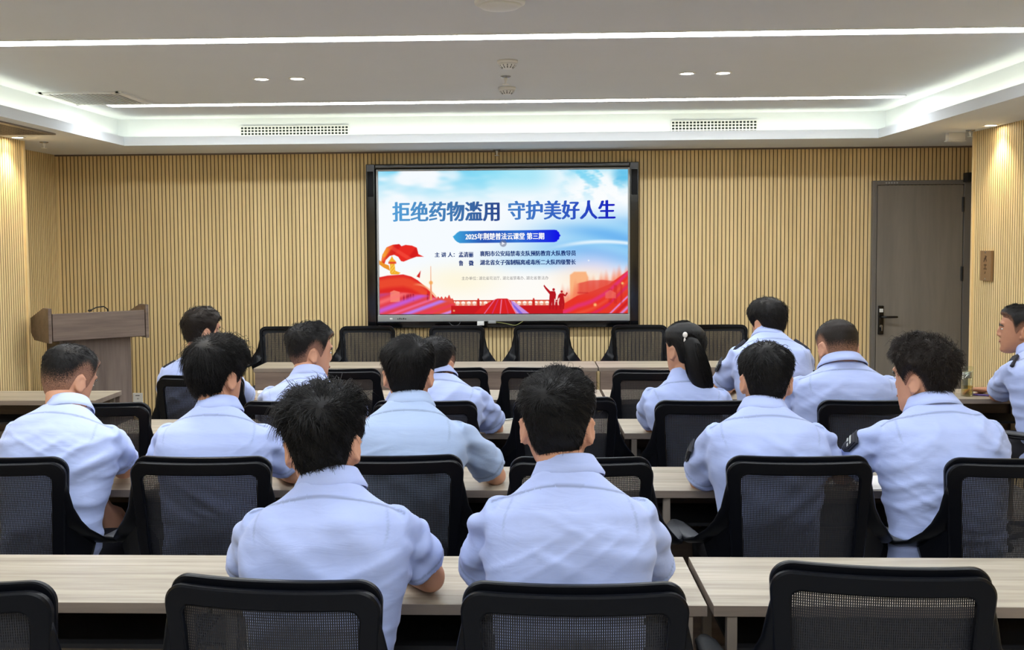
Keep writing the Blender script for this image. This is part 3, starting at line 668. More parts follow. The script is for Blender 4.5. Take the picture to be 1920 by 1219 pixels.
# ------------------------------------------------------------------ mesh office chairs
def yb(x, z): return -.222 - .042 * (z - .5) / .43 - .034 * (1 - (x / .228) ** 2)
def rr(hwt, hwb, z0, z1, r, n=9):
    pts = []
    for (cx, cz, a0) in ((1, 1, 0), (-1, 1, 90), (-1, 0, 180), (1, 0, 270)):
        z = z1 - r if cz else z0 + r; hw = (hwt if cz else hwb) - r
        for k in range(n):
            a = math.radians(a0 + 90 * k / (n - 1)); pts.append((cx * hw + r * math.cos(a), z + r * math.sin(a)))
    out = []
    for i in range(len(pts)):                                   # subdivide the straight runs so that they can follow the curve
        p, q = pts[i], pts[(i + 1) % len(pts)]; L = math.hypot(p[0] - q[0], p[1] - q[1]); m = 8 if L > .08 else 1
        for k in range(m): out.append((p[0] + (q[0] - p[0]) * k / m, p[1] + (q[1] - p[1]) * k / m))
    return out
def ring_frame(outer, inner, y0, y1, rnd=.004):
    mb = MB(); n = len(outer); R = []
    def pt(p, q, f, dy): x = p[0] + (q[0] - p[0]) * f; z = p[1] + (q[1] - p[1]) * f; return (x, yb(x, z) + dy, z)
    for f, dy in ((0.1, y0), (.9, y0), (1, y0 + rnd), (1, y1 - rnd), (.9, y1), (.1, y1), (0, y1 - rnd), (0, y0 + rnd)):
        R.append([pt(outer[i], inner[i], f, dy) for i in range(n)])
    for a in range(8):
        b = (a + 1) % 8
        o = len(mb.v); mb.v += R[a] + R[b]; mb.f += [(o + i, o + (i + 1) % n, o + n + (i + 1) % n, o + n + i) for i in range(n)]; mb.mi += [0] * n
    return mb
def make_chair():
    t = thing('office_chair', 'x', 'chair')
    O = rr(.2275, .205, .50, .926, .045); I = rr(.186, .168, .55, .884, .022)
    bf = obj('back_frame', ring_frame(O, I, -.010, .010), M['chair_plastic'], t, True)
    O2 = rr(.2255, .203, .50, .940, .048); I2 = rr(.204, .182, .52, .917, .032)
    obj('front_rim', ring_frame(O2, I2, .016, .034), M['chair_plastic'], t, True)
    mb = MB(); nx, nz = 14, 12                                   # the stretched mesh
    g = []
    for j in range(nz + 1):
        z = .535 + (.900 - .535) * j / nz; hw = .176 + (.197 - .176) * j / nz
        g.append([(hw * (2 * i / nx - 1), yb(hw * (2 * i / nx - 1), z) + .013, z) for i in range(nx + 1)])
    vs = [p for r_ in g for p in r_]; mb.add(vs, [(j * (nx + 1) + i, j * (nx + 1) + i + 1, (j + 1) * (nx + 1) + i + 1, (j + 1) * (nx + 1) + i) for j in range(nz) for i in range(nx)])
    obj('mesh_panel', mb, M['chair_mesh'], t, True)
    for s in (-1, 1):
        # the side of the back sweeps out and forward into the arm
        sec = []
        path = [(.207, .87, .016, .0), (.210, .82, .024, .0), (.214, .767, .030, .003), (.227, .715, .040, .010), (.250, .678, .045, .028), (.286, .646, .039, .068), (.312, .629, .031, .120), (.330, .621, .025, .19), (.340, .618, .021, .25), (.346, .618, .018, .305)]
        pts = [Vector((s * x, yb(min(x, .21), z) + .004 + fy, z)) for x, z, hwid, fy in path]
        for i, p in enumerate(pts):
            tg = (pts[min(i + 1, len(pts) - 1)] - pts[max(i - 1, 0)]).normalized(); X = Vector((1, 0, 0)); wv = (X - tg * tg.dot(X)).normalized(); hv = tg.cross(wv); hw_ = path[i][2]
            sec.append([p + wv * hw_ * math.cos(2 * PI * k / 14) + hv * .0105 * math.sin(2 * PI * k / 14) for k in range(14)])
        web = MB(); out = [(.195, .72), (.235, .70), (.262, .665), (.286, .638), (.276, .60), (.245, .545), (.215, .51), (.195, .50)]; m_ = len(out)
        vs = [(s * x, yb(.2, z) + .004 + max(0, x - .2) * .55 + dy_, z) for dy_ in (-.008, .010) for x, z in out]
        web.add(vs, [tuple(range(m_)), tuple(range(2 * m_ - 1, m_ - 1, -1))] + [(k, m_ + k, m_ + (k + 1) % m_, (k + 1) % m_) for k in range(m_)])
        obj('side_web', web, M['chair_plastic'], t)
        ar = obj('armrest', MB().loft(sec), M['chair_plastic'], t, True)
        pad = []
        for x, y, hwid in ((.298, -.140, .012), (.304, -.125, .026), (.316, -.08, .030), (.330, .0, .030), (.340, .06, .027), (.343, .085, .012)):
            pad.append([(s * (x + hwid * c_), y, .636 + .009 * s_) for c_, s_ in [(math.copysign(abs(math.cos(2 * PI * k / 14)) ** .6, math.cos(2 * PI * k / 14)), math.copysign(abs(math.sin(2 * PI * k / 14)) ** .6, math.sin(2 * PI * k / 14))) for k in range(14)]])
        obj('armrest_pad', MB().loft(pad), M['arm_pad'], ar, True)
    mb = MB(); rings = []
    for z, k in ((.425, .93), (.435, 1), (.470, 1), (.484, .96), (.488, .85)):
        rings.append([(.235 * k * math.copysign(abs(math.cos(a)) ** .4, math.cos(a)), .03 + .225 * k * math.copysign(abs(math.sin(a)) ** .4, math.sin(a)), z - .012 * max(0, math.sin(a)) ** 3) for a in [2 * PI * j / 40 for j in range(40)]])
    obj('seat', mb.loft(rings), M['seat_fabric'], t, True)
    sp = MB().tube([(0, -.05, .415), (0, -.20, .41), (0, -.255, .45), (0, -.262, .53)], [.03, .028, .026, .022], 12, flat=.6); obj('back_support', sp, M['chair_plastic'], t, True)
    obj('tilt_mechanism', MB().box(-.09, -.10, .385, .09, .12, .425), M['dark_metal'], t, bevel=.01)
    obj('gas_column', MB().lathe([(.026, .09), (.026, .25), (.018, .252), (.018, .39)], 20), M['chrome'], t, True)
    st = obj('star_base', MB().lathe([(.045, .075), (.045, .12), (.03, .135)], 20), M['chair_plastic'], t, True)
    for k in range(5):
        a = 2 * PI * k / 5 + .3; c_, s_ = math.cos(a), math.sin(a)
        obj('base_leg', MB().tube([(.03 * c_, .03 * s_, .10), (.16 * c_, .16 * s_, .092), (.275 * c_, .275 * s_, .072)], [.024, .020, .016], 10, flat=.8), M['chair_plastic'], st, True)
        cs = MB()
        for e_ in (-1, 1): cs.tube([(.285 * c_ - e_ * .012 * s_ - .006 * s_, .285 * s_ + e_ * .012 * c_ + .006 * c_, .027), (.285 * c_ - e_ * .012 * s_ + .006 * s_, .285 * s_ + e_ * .012 * c_ - .006 * c_, .027)], .026, 14, ends=False)
        cs.tube([(.28 * c_, .28 * s_, .04), (.28 * c_, .28 * s_, .075)], .008, 8)
        obj('caster', cs, M['black_matte'], st, True)
    return t
ch0 = make_chair(); firstc = [True]
def chair(px, py, d_, label, group, rz=0.0, face=1):
    """chair whose back, seen at pixel px, stands at depth d_"""
    x = at(px, py, d_).x; y = d_ + .285 * face
    z = 0 if face > 0 else 0
    if firstc[0]:
        firstc[0] = False; ch0.location = (x, y, z); ch0.rotation_euler = (0, 0, rz); ch0['label'] = label; ch0['group'] = group
    else: dup(ch0, (x, y, z), rz, label, group)
g1, g2, g3, g4, g5 = ('chairs of the nearest row', 'chairs of the second row', 'chairs of the third row', 'chairs of the fourth row', 'chairs behind the front tables')
chair(-122, 1120, 2.01, 'empty black mesh chair cut off by the lower left corner', g1)
chair(527, 1095, 2.04, 'black mesh chair of the nearest person with ruffled hair, lower left', g1, -.10)
chair(1078, 1100, 2.02, 'black mesh chair of the nearest person with short cropped hair, bottom middle', g1)
chair(1688, 1060, 2.14, 'empty black mesh chair at lower right in front of the bare table', g1, -.11)
chair(-15, 862, 3.23, 'black mesh chair at the left edge holding the person with bent head', g2)
chair(371, 864, 3.24, 'black mesh chair of the second row behind the nearest person at left', g2)
chair(728, 858, 3.26, 'black mesh chair of the person in the grey-blue shirt', g2, .04)
chair(1090, 862, 3.23, 'empty black mesh chair hidden mostly by the nearest person with cropped hair', g2)
chair(1503, 860, 3.25, 'black mesh chair of the second-row person with neat black hair, right of the middle', g2)
chair(1922, 864, 3.22, 'black mesh chair of the curly-haired person, cut by the right edge', g2)
chair(178, 765, 4.37, 'empty black mesh chair in the aisle right of the person with bent head', g3)
chair(548, 758, 4.40, 'black mesh chair of the person turning their face to the right', g3)
chair(795, 756, 4.40, 'black mesh chair of the person whose right elbow sticks out past the table', g3)
chair(1060, 743, 4.50, 'empty black mesh chair of the third row, left of the ponytail', g3)
chair(1330, 756, 4.40, 'black mesh chair of the person with a ponytail', g3)
chair(1640, 755, 4.40, 'black mesh chair of the person with shaved hair and thick neck', g3)
chair(372, 712, 5.28, 'black mesh chair of the person with dark shoulder straps at left', g4)
chair(634, 692, 5.55, 'empty black mesh chair right of the person who turns their face', g4)
chair(836, 688, 5.58, 'empty black mesh chair behind the person whose elbow sticks out', g4)
chair(1018, 688, 5.58, 'empty black mesh chair in the middle of the fourth row', g4)
chair(1230, 697, 5.48, 'empty black mesh chair left of the ponytail in the fourth row', g4)
chair(1478, 692, 5.42, 'black mesh chair of the person with a sleeve patch, fourth row', g4)
chair(2040, 800, 5.16, 'black mesh chair of the person at the right edge who looks left', g4, .55)
for px, l in ((540, 'leftmost of the empty chairs behind the front tables'), (690, 'second from left of the empty chairs behind the front tables'), (857, 'third from left of the empty chairs behind the front tables, below the screen'),
              (1015, 'fourth from left of the empty chairs behind the front tables, below the screen'), (1198, 'fifth from left of the empty chairs behind the front tables'), (1347, 'rightmost of the empty chairs behind the front tables')):
    chair(px, 610, 8.45, l, g5, PI, -1)

# ------------------------------------------------------------------ lectern
lt = thing('lectern', 'grey-brown wooden lectern at left in front of the slatted wall', 'lectern', (-3.265, 7.68, 0), math.radians(40))
LW = .35
obj('column', MB().box(-.26, -.12, .03, .26, .22, .93), M['grey_wood_v'], lt, bevel=.003)
obj('plinth', MB().box(-.29, -.15, 0, .29, .24, .03), M['grey_wood_h'], lt, bevel=.003)
obj('front_panel', MB().box(-LW + .018, -.225, .93, LW - .018, -.205, 1.125), M['grey_wood_h'], lt, bevel=.002)
for s in (-1, 1):
    x = s * LW; poly_ = [(-.228, .915), (.16, .915), (.245, .965), (.245, 1.075), (-.10, 1.165), (-.228, 1.165)]
    obj('side_panel', MB().prism(poly_, x - .012, x + .012, 'x'), M['grey_wood_h'], lt, bevel=.002)
obj('bottom_board', MB().box(-LW + .012, -.205, .925, LW - .012, .235, .943), M['grey_wood_h'], lt)
mb = MB(); mb.add([(-LW + .012, -.2, 1.115), (LW - .012, -.2, 1.115), (LW - .012, .235, 1.02), (-LW + .012, .235, 1.02), (-LW + .012, -.2, 1.098), (LW - .012, -.2, 1.098), (LW - .012, .235, 1.003), (-LW + .012, .235, 1.003)],
       [(0, 1, 2, 3), (7, 6, 5, 4), (0, 4, 5, 1), (1, 5, 6, 2), (2, 6, 7, 3), (3, 7, 4, 0)]); obj('reading_board', mb, M['grey_wood_h'], lt)
mc = thing('lectern_microphone', 'thin black gooseneck microphone lying over the lectern top edge', 'microphone', Vector((-3.265, 7.68, 0)) + Matrix.Rotation(math.radians(40), 3, 'Z') @ Vector((.10, -.10, 1.0935)), math.radians(40))
obj('stand_foot', MB().lathe([(.028, 0), (.026, .012), (.008, .016)], 20), M['black_matte'], mc, True)
obj('gooseneck', MB().tube([(0, 0, .012), (-.01, -.02, .045), (-.04, -.03, .066), (-.09, -.03, .062), (-.13, -.03, .045)], .0045, 8), M['black_matte'], mc, True)
obj('microphone_head', MB().ell((-.14, -.03, .040), (.016, .009, .009), 12, 8), M['black_matte'], mc, True)

# ------------------------------------------------------------------ small things on the tables
bt = at(1813, 735, 5.80); BX = bt.x
t = thing('tea_bottle', 'clear glass tea bottle with yellow-green tea on the table near the door', 'bottle', (BX, 5.80, .7505))
obj('bottle_glass', MB().lathe([(.001, .006), (.029, .006), (.029, .135), (.0315, .135), (.0315, 0), (.001, 0)], 28, cap=False), M['glass'], t, True)
obj('tea', MB().lathe([(.001, .008), (.0283, .008), (.0283, .055), (.001, .0555)], 28, cap=False), M['tea'], t, True)
obj('lid', MB().lathe([(.0325, .135), (.0325, .160), (.030, .163), (.001, .1635)], 28), M['glass'], t, True)
obj('strainer', MB().lathe([(.022, .10), (.022, .134), (.001, .1345)], 20), M['chrome'], t, True)
def flat(name, label, cat, x, y, w_, h_, m, rz=0, th=.003, part='sheet'):
    t = thing(name, label, cat, (x, y, .7505), rz); obj(part, MB().box(-w_ / 2, -h_ / 2, 0, w_ / 2, h_ / 2, th), m, t); return t
q = at(1893, 742, 5.74); flat('notepad', 'white notepad under the arm of the person at the right edge', 'notepad', q.x, 5.79, .16, .16, M['paper'], .2, .006)
q = at(1850, 738, 5.75); t = thing('pen', 'purple pen on the table beside the glass tea bottle', 'pen', (q.x, 5.79, .756), -.5)
obj('barrel', MB().tube([(-.055, 0, 0), (.05, 0, 0)], .005, 10), M['purple'], t, True); obj('tip', MB().tube([(.052, 0, 0), (.066, 0, 0)], [.0045, .001], 10, ends=False), M['silver'], t, True)
q = at(1645, 905, 3.70); flat('paper_sheet', 'white paper on the second-row table beside the curly-haired person', 'paper', q.x, 3.72, .15, .20, M['paper'], .15, .002)
q = at(486, 738, 5.73); boxthing('tissue_pack', 'small white tissue pack at the elbow of the person with dark shoulder straps', 'tissues', (q.x + .02, 5.735, .7505), .03, .03, .022, M['paper'], .2, 'pack')
q = at(938, 790, 4.76); 
t = thing('pen', 'slim grey pen standing up from the hand of the person with the jutting elbow', 'pen', (q.x + .01, 5.0, .7505), .6)
obj('barrel', MB().tube([(-.06, 0, .006), (.055, 0, .006)], .0045, 10), M['silver'], t, True); obj('tip', MB().tube([(.057, 0, .006), (.07, 0, .006)], [.004, .001], 10, ends=False), M['black_matte'], t, True)

# ------------------------------------------------------------------ people
ZS = [-.122, -.116, -.104, -.085, -.06, -.03, 0, .03, .06, .085, .102, .113, .119]
HW = [.014, .030, .045, .056, .066, .0715, .075, .0775, .076, .067, .052, .034, .010]
YF = [.078, .090, .097, .099, .099, .098, .097, .097, .092, .080, .060, .036, .006]
YK = [.045, .022, -.010, -.036, -.064, -.086, -.096, -.100, -.098, -.087, -.069, -.047, -.016]
def head_pt(al, z):
    """skull surface; al = 0 straight back, +pi/2 to the right"""
    hw = np.interp(z, ZS, HW); yf = np.interp(z, ZS, YF); yk = np.interp(z, ZS, YK)
    cy, hy = (yf + yk) / 2, (yf - yk) / 2
    s, c = math.sin(al), math.cos(al); e = .92
    return Vector((hw * math.copysign(abs(s) ** e, s), cy - hy * math.copysign(abs(c) ** e, c), z))
def remeshed(name, mb, voxel, smooth_n, fac=.5):
    me = mb.mesh(name, []); fix_normals(me); o = bpy.data.objects.new(name, me); COL.objects.link(o)
    r = o.modifiers.new('r', 'REMESH'); r.mode = 'VOXEL'; r.voxel_size = voxel; r.use_smooth_shade = True
    if smooth_n: s = o.modifiers.new('s', 'SMOOTH'); s.factor = fac; s.iterations = smooth_n
    dg = bpy.context.evaluated_depsgraph_get(); dg.update()
    m2 = bpy.data.meshes.new_from_object(o.evaluated_get(dg)); m2.name = name
    bpy.data.objects.remove(o); bpy.data.meshes.remove(me); return m2
def getco(me):
    a = np.zeros(len(me.vertices) * 3); me.vertices.foreach_get('co', a); return a.reshape(-1, 3)
def getno(me):
    a = np.zeros(len(me.vertices) * 3); me.vertices.foreach_get('normal', a); return a.reshape(-1, 3)
def attr(me, name, val):
    a = me.attributes.new(name, 'FLOAT', 'POINT'); a.data.foreach_set('value', np.asarray(val, np.float32))
def fast_mesh(name, co, quads, mats):
    me = bpy.data.meshes.new(name); me.vertices.add(len(co)); me.vertices.foreach_set('co', np.asarray(co, np.float32).ravel())
    me.loops.add(quads.size); me.loops.foreach_set('vertex_index', quads.ravel().astype(np.int32)); k = quads.shape[1]
    me.polygons.add(len(quads)); me.polygons.foreach_set('loop_start', np.arange(0, quads.size, k, dtype=np.int32))
    me.polygons.foreach_set('use_smooth', [True] * len(quads)); me.update(); me.validate()
    for m in mats: me.materials.append(m)
    return me
def strands(P0, P1, P2, r0):
    """thin three-sided tapering hairs through three points each"""
    n = len(P0); C = [P0, .25 * P0 + .5 * P1 + .25 * P2 + .0 * P0, P2]
    T = P2 - P0; T /= np.linalg.norm(T, axis=1, keepdims=True) + 1e-9
    A = np.cross(T, np.array([.3, .5, .81])); A /= np.linalg.norm(A, axis=1, keepdims=True) + 1e-9; B = np.cross(T, A)
    V = np.zeros((n, 9, 3))
    for i, (c, k) in enumerate(zip((P0, P1, P2), (1.0, .8, .22))):
        for j in range(3):
            a = 2 * PI * j / 3; V[:, i * 3 + j] = c + (A * math.cos(a) + B * math.sin(a)) * (r0 * k)[:, None]
    base = (np.arange(n) * 9)[:, None]; q = []
    for i in range(2):
        for j in range(3):
            q.append(np.concatenate([base + i * 3 + j, base + i * 3 + (j + 1) % 3, base + (i + 1) * 3 + (j + 1) % 3, base + (i + 1) * 3 + j], 1))
    return V.reshape(-1, 3), np.concatenate(q, 0)
def sstep(a, b, v): t = np.clip((v - a) / (b - a), 0, 1); return t * t * (3 - 2 * t)

def make_hair(name, H, st, mats, seed, parent):
    """H: head matrix (head frame to person frame); st: style"""
    r = np.random.default_rng(seed); NA, NV = 72, 34
    tt, ts, te = st['top'], st['side'], st.get('end', .003); fade = st.get('fade', 0); mess = st.get('mess', .004)
    nape = st.get('nape', -.082); sidez = st.get('sidez', -.012)
    AL = np.linspace(-PI, PI, NA, endpoint=False); co = np.zeros((NV + 1, NA, 3)); no = np.zeros_like(co); dens = np.ones((NV + 1, NA)); vv = np.zeros((NV + 1, NA))
    ph = r.uniform(0, 6.28, 12)
    for a, al in enumerate(AL):
        b = abs(al)                                              # 0 back .. pi front
        hz = np.interp(b, [0, .55, .95, 1.2, 1.42, 1.6, 1.78, 1.95, 2.3, PI], [nape, nape + .004, -.050, .004, sidez + .040, sidez + .026, -.022 if not st.get('woman') else .02, .048, .070, .078])
        for v in range(NV + 1):
            f = v / NV; phi1 = math.acos(max(-1, min(1, hz / .119))); phi = phi1 * (1 - f); z = .119 * math.cos(phi) if f < 1 else .119
            p = head_pt(al, min(z, .1185)); q = Vector((p.x, p.y - 0.0, p.z - .0)); n_ = Vector((p.x / .077 ** 2, (p.y + .002) / .098 ** 2, p.z / .119 ** 2)).normalized()
            up = sstep(-.03, .085, z); fr = sstep(1.8, 2.9, b)
            th = ts + (tt - ts) * up
            edge = sstep(0, .30 if b < 1.3 else .22, f); th = te + (th - te) * edge
            th += fr * st.get('fringe', .006) * edge
            wob = math.sin(3 * al + ph[0] + 5 * f) * .5 + math.sin(7 * al + ph[1] - 9 * f) * .35 + math.sin(13 * al + ph[2] + 17 * f) * .3 + math.sin(23 * al + ph[3] + 29 * f) * .2
            th += mess * wob * edge * (.4 + .6 * up) * .6
            if f < .02: th = -.004
            co[v, a] = q + n_ * th; no[v, a] = n_; vv[v, a] = f
            d = 1.0
            if fade: d = min(1, .30 + fade * .0 + sstep(0, fade, f) * .9)
            else: d = min(1, .45 + sstep(0, .10, f) * .8)
            dens[v, a] = d
    W = np.array(st.get('whorl', (.01, -.075, .085))); Wd = np.linalg.norm(co - W, axis=2)
    dens = np.minimum(dens, .38 + sstep(st.get('spot', .008), st.get('spot', .008) + .016, Wd) * 1.0)
    if st.get('part'):                                           # a visible parting running from the whorl
        dr = np.array(st['part']); dr = dr / np.linalg.norm(dr); rel_ = co - W; al_ = np.clip(rel_ @ dr, 0, .06); dens = np.minimum(dens, .30 + sstep(.003, .012, np.linalg.norm(rel_ - al_[..., None] * dr, axis=2)))
    i = np.arange((NV + 1) * NA).reshape(NV + 1, NA); j = np.roll(i, -1, 1)
    q = np.stack([i[:-1], j[:-1], j[1:], i[1:]], -1).reshape(-1, 4)
    V = co.reshape(-1, 3); D = dens.ravel()
    # strands
    n = st.get('n', 5000); p_area = np.sin(np.linspace(1.35, .12, NV + 1)); p_area = p_area / p_area.sum()
    vi = np.minimum(NV - .001, np.interp(r.random(n), np.cumsum(p_area), np.arange(NV + 1)) + r.random(n) * .9); ai = r.random(n) * NA
    v0 = np.clip(vi.astype(int), 0, NV - 1); a0 = ai.astype(int) % NA; a1 = (a0 + 1) % NA; fv = (vi - v0)[:, None]; fa = (ai - np.floor(ai))[:, None]
    def smp(X): return (X[v0, a0] * (1 - fa) + X[v0, a1] * fa) * (1 - fv) + (X[v0 + 1, a0] * (1 - fa) + X[v0 + 1, a1] * fa) * fv
    P0 = smp(co); Nn = smp(no); Nn /= np.linalg.norm(Nn, axis=1, keepdims=True); f_ = vi / NV
    dd = P0 - W; dd -= Nn * (dd * Nn).sum(1, keepdims=True); dl = np.linalg.norm(dd, axis=1, keepdims=True) + 1e-6; T = dd / dl
    sw = np.cross(Nn, T); T = T + sw * st.get('swirl', .35)
    if st.get('comb'): T = T * .5 + np.array(st['comb'])
    low = sstep(.35, .0, f_)[:, None]; T = T * (1 - low) + low * np.array([0, .02, -1.0]) + r.normal(0, st.get('rand', .35), (n, 3))
    cl = np.sin(P0 @ r.normal(0, 150, (3, 3)) + r.uniform(0, 6, 3)); T = T + cl * st.get('clump', .35)      # neighbouring hairs share a lean
    T -= Nn * (T * Nn).sum(1, keepdims=True); T /= np.linalg.norm(T, axis=1, keepdims=True) + 1e-6
    topf = sstep(.30, .62, f_); L = (st['Ltop'] * topf + st['Lside'] * (1 - topf)) * r.uniform(.6, 1.2, n)
    L *= np.where(f_ < .12, .5, 1.0); alr = -PI + ai / NA * 2 * PI; L *= np.where((np.abs(np.abs(alr) - 1.45) < .55) & (f_ < .35), .5, 1.0)
    fl = r.random(n) < st.get('fly', .02); L = np.where(fl, L * 1.3, L)
    lift = (st.get('lift', .45) * (.35 + .65 * topf) + cl[:, 0] * st.get('tuft', .12))[:, None]
    lift = np.clip(lift + r.normal(0, .08, (n, 1)) + np.where(fl, .35, 0)[:, None], -.05, 1.4)
    keep = r.random(n) < np.clip((smp(dens[..., None])[:, 0] - .2) * 1.4, 0, 1)
    base = P0 - Nn * .004
    P1 = base + (T + Nn * lift * 1.15) * (L * .5)[:, None]; P2 = base + (T * 1.0 + Nn * lift * .55) * L[:, None] + np.array([0, 0, -1.0]) * (L * st.get('droop', .12))[:, None]
    # keep tips outside the cap
    sv, sq = strands(base[keep], P1[keep], P2[keep], r.uniform(.8, 1.2, keep.sum()) * st.get('w', .0007))
    q = np.concatenate([q, sq + len(V)], 0); V = np.concatenate([V, sv], 0); D = np.concatenate([D, np.ones(len(sv)) * 1.5])
    Hm = np.array(H); V = V @ Hm[:3, :3].T + Hm[:3, 3]
    me = fast_mesh(name, V, q, mats); attr(me, 'dens', D)
    return obj('hair', me, mats, parent)

def hand(mb, w_, fdir, up, side, curl=.5, k=1.0):
    """hand at wrist w_, fingers along fdir, back of the hand towards up, side=+1 right hand"""
    f = Vector(fdir).normalized(); u = Vector(up); u = (u - f * u.dot(f)).normalized(); s = f.cross(u) * 1.0       # s points to the right of the hand seen from its back
    w_ = Vector(w_)
    def ring(c, a, b): return [c + s * (a * math.cos(t_)) + u * (b * math.sin(t_)) for t_ in [2 * PI * j / 14 for j in range(14)]]
    mb.loft([ring(w_ - f * .02, .026, .019), ring(w_ + f * .012, .028, .017), ring(w_ + f * .04, .038, .0155), ring(w_ + f * .075, .041, .0135), ring(w_ + f * .092, .038, .011)])
    for i, (o, L) in enumerate(((-.031, .072), (-.0105, .082), (.0105, .076), (.030, .060))):
        o2, L2 = (o, L) if side < 0 else (-o, L)
        b = w_ + f * (.085 - abs(o) * .15) + s * o2; sp = s * o2 * .9
        c1 = curl; d1 = (f + sp * 1.5) * math.cos(c1 * .6) - u * math.sin(c1 * .6); d2 = f * math.cos(c1 * 1.5) - u * math.sin(c1 * 1.5); d3 = f * math.cos(c1 * 2.1) - u * math.sin(c1 * 2.1)
        p1 = b + d1 * L2 * .48; p2 = p1 + d2 * L2 * .32; p3 = p2 + d3 * L2 * .24
        mb.tube([b - f * .015, b, p1, p2, p3], [.0090, .0090, .0085, .0078, .0066], 10)
    ts = s * (1 if side < 0 else -1) * -1                                                                              # thumb side
    b = w_ + f * .022 + ts * .024; d = (f * .75 + ts * .65 - u * .3).normalized(); p1 = b + d * .038; p2 = p1 + (f * .95 + ts * .25 - u * .3).normalized() * .030; p3 = p2 + (f - u * .35).normalized() * .022
    mb.tube([b - d * .012, b, p1, p2, p3], [.0125, .0125, .0110, .0098, .0080], 10)

def person(name, label, collar, d_, top, t_hair, st, seed, yaw=0, lean=.105, leanx=0.0, head=(0, 0, 0), hx=None, hfwd=.045, tilt=0, twist=0, sw=.163, girth=1.0,
           armL=None, armR=None, shirt='shirt', skin='skin', hairm='hair', epaul=False, patch=(), wr=1.5, vox=.0055, hk=.97, slv=.67, legs=True, neckr=.058, seat=.475, skull_dz=0.0):
    """seated figure; collar = pixel of the top of the shirt collar at the back at depth d_, top = pixel row of the top of the hair, head = (yaw, nod, roll)"""
    r = np.random.default_rng(seed)
    Cw = at(collar[0], collar[1], d_); TH = math.radians(yaw); Rb = Matrix.Rotation(TH, 3, 'Z'); Ri = Rb.transposed()
    nz = Cw.z - .036
    ly, lx = lean, leanx
    off = Rb @ Vector((lx, ly, 0)); root = Vector((Cw.x - off.x, Cw.y - off.y, 0))
    t = thing(name, label, 'person', root, TH)
    def loc(v): return Ri @ (Vector(v) - root)
    H0 = Vector((0, 0, seat)); N0 = Vector((lx, ly, nz)); Cc = Vector((lx * .25, ly * .12 - .01, seat + .58 * (nz - seat)))
    def spine(s):
        p = H0 * (1 - s) ** 2 + Cc * 2 * s * (1 - s) + N0 * s * s; tg = ((Cc - H0) * 2 * (1 - s) + (N0 - Cc) * 2 * s).normalized(); return p, tg
    shax = Vector((math.cos(twist) * math.cos(tilt), math.sin(twist), math.sin(tilt))).normalized()
    def frame(s):
        p, tg = spine(s); k = sstep(.2, .8, s); X = (Vector((1, 0, 0)) * (1 - k) + shax * k).normalized(); Y = tg.cross(X).normalized(); X = Y.cross(tg).normalized() if s < .5 else X
        return p, tg, X, Y
    prof = [(.0, .148, .108, .098), (.06, .156, .112, .104), (.18, .158, .110, .104), (.33, .162, .106, .108), (.50, .178, .109, .115), (.64, .196, .116, .124), (.74, .200, .112, .122), (.815, .190, .098, .112),
            (.865, .166, .084, .098), (.905, .136, .072, .086), (.945, .108, .066, .077), (.975, .090, .062, .070), (1.0, .076, .058, .065)]
    shape = sw / .163
    def torso(mb, d0, s_end=1.0, s0=0.0, ex=2.5):
        R = []
        for s, a, bf, bb in prof:
            if s > s_end + 1e-6 or s < s0 - 1e-6: continue
            p, tg, X, Y = frame(s); g = girth if s < .8 else 1 + (girth - 1) * max(0, (1 - s) / .2)
            a = a * shape * (g if s < .6 else 1) + d0; bf = bf * g + d0; bb = bb * g + d0; ring = []
            for j in range(36):
                th = 2 * PI * j / 36; c, sn = math.cos(th), math.sin(th); e = 2 / ex
                ring.append(p + X * (a * math.copysign(abs(c) ** e, c)) + Y * ((bf if sn > 0 else bb) * math.copysign(abs(sn) ** e, sn)))
            R.append(ring)
        mb.loft(R)
    Sp, St, Sx, Sy = frame(.825)
    J = {s: Sp + Sx * (s * sw) - St * .004 + Sy * .004 for s in (-1, 1)}
    arms = {}
    for s, a in ((-1, armL), (1, armR)):
        if a is None: a = {}
        if 'e' in a: E = loc(at(*a['e']))
        else: E = J[s] + Vector((s * a.get('out', .055), a.get('fwd', .17), 0)); E.z = a.get('ez', .792)
        if 'w' in a: Wr = loc(at(*a['w']))
        else: Wr = E + Vector((-s * a.get('in', .11), a.get('wf', .21), 0)); Wr.z = a.get('wz', .782)
        arms[s] = (E, Wr, a)
    # ---- body
    mb = MB(); torso(mb, -.014, .975)
    hc = loc(Cw); HC = Vector((lx, ly + hfwd, 0)); 
    if hx is not None: HC.x, HC.y = (lambda q: (q.x, q.y))(loc(at(hx, 600, Cw.y + hfwd)))
    zt = at(hx if hx is not None else collar[0], top, Cw.y + hfwd).z - .006; HC.z = zt - (.119 * hk + t_hair) + skull_dz
    Hm = Matrix.Translation(HC) @ (Matrix.Rotation(math.radians(head[0]), 4, 'Z') @ Matrix.Rotation(math.radians(-head[1]), 4, 'X') @ Matrix.Rotation(math.radians(head[2]), 4, 'Y')) @ Matrix.Scale(hk, 4)
    P0, T0, X0, Y0 = frame(.93); nb = P0 + Y0 * .004; nh = Hm @ Vector((0, -.012, -.045)); nm = nb.lerp(nh, .55) - Vector((0, .008, 0))
    mb.tube([nb - T0 * .03, nb, nm, nh], [neckr * 1.12, neckr * 1.05, neckr * .98, neckr * .93], 20, up=(0, 1, 0))
    rings = []
    for z in ZS: rings.append([Hm @ head_pt(2 * PI * j / 28, z) for j in range(28)])
    mb.loft(rings)
    def HB(c, rr_, rot=None): mb.ell(Hm @ Vector(c), rr_, 14, 8, (Hm.to_3x3().normalized() @ rot) if rot else Hm.to_3x3().normalized())
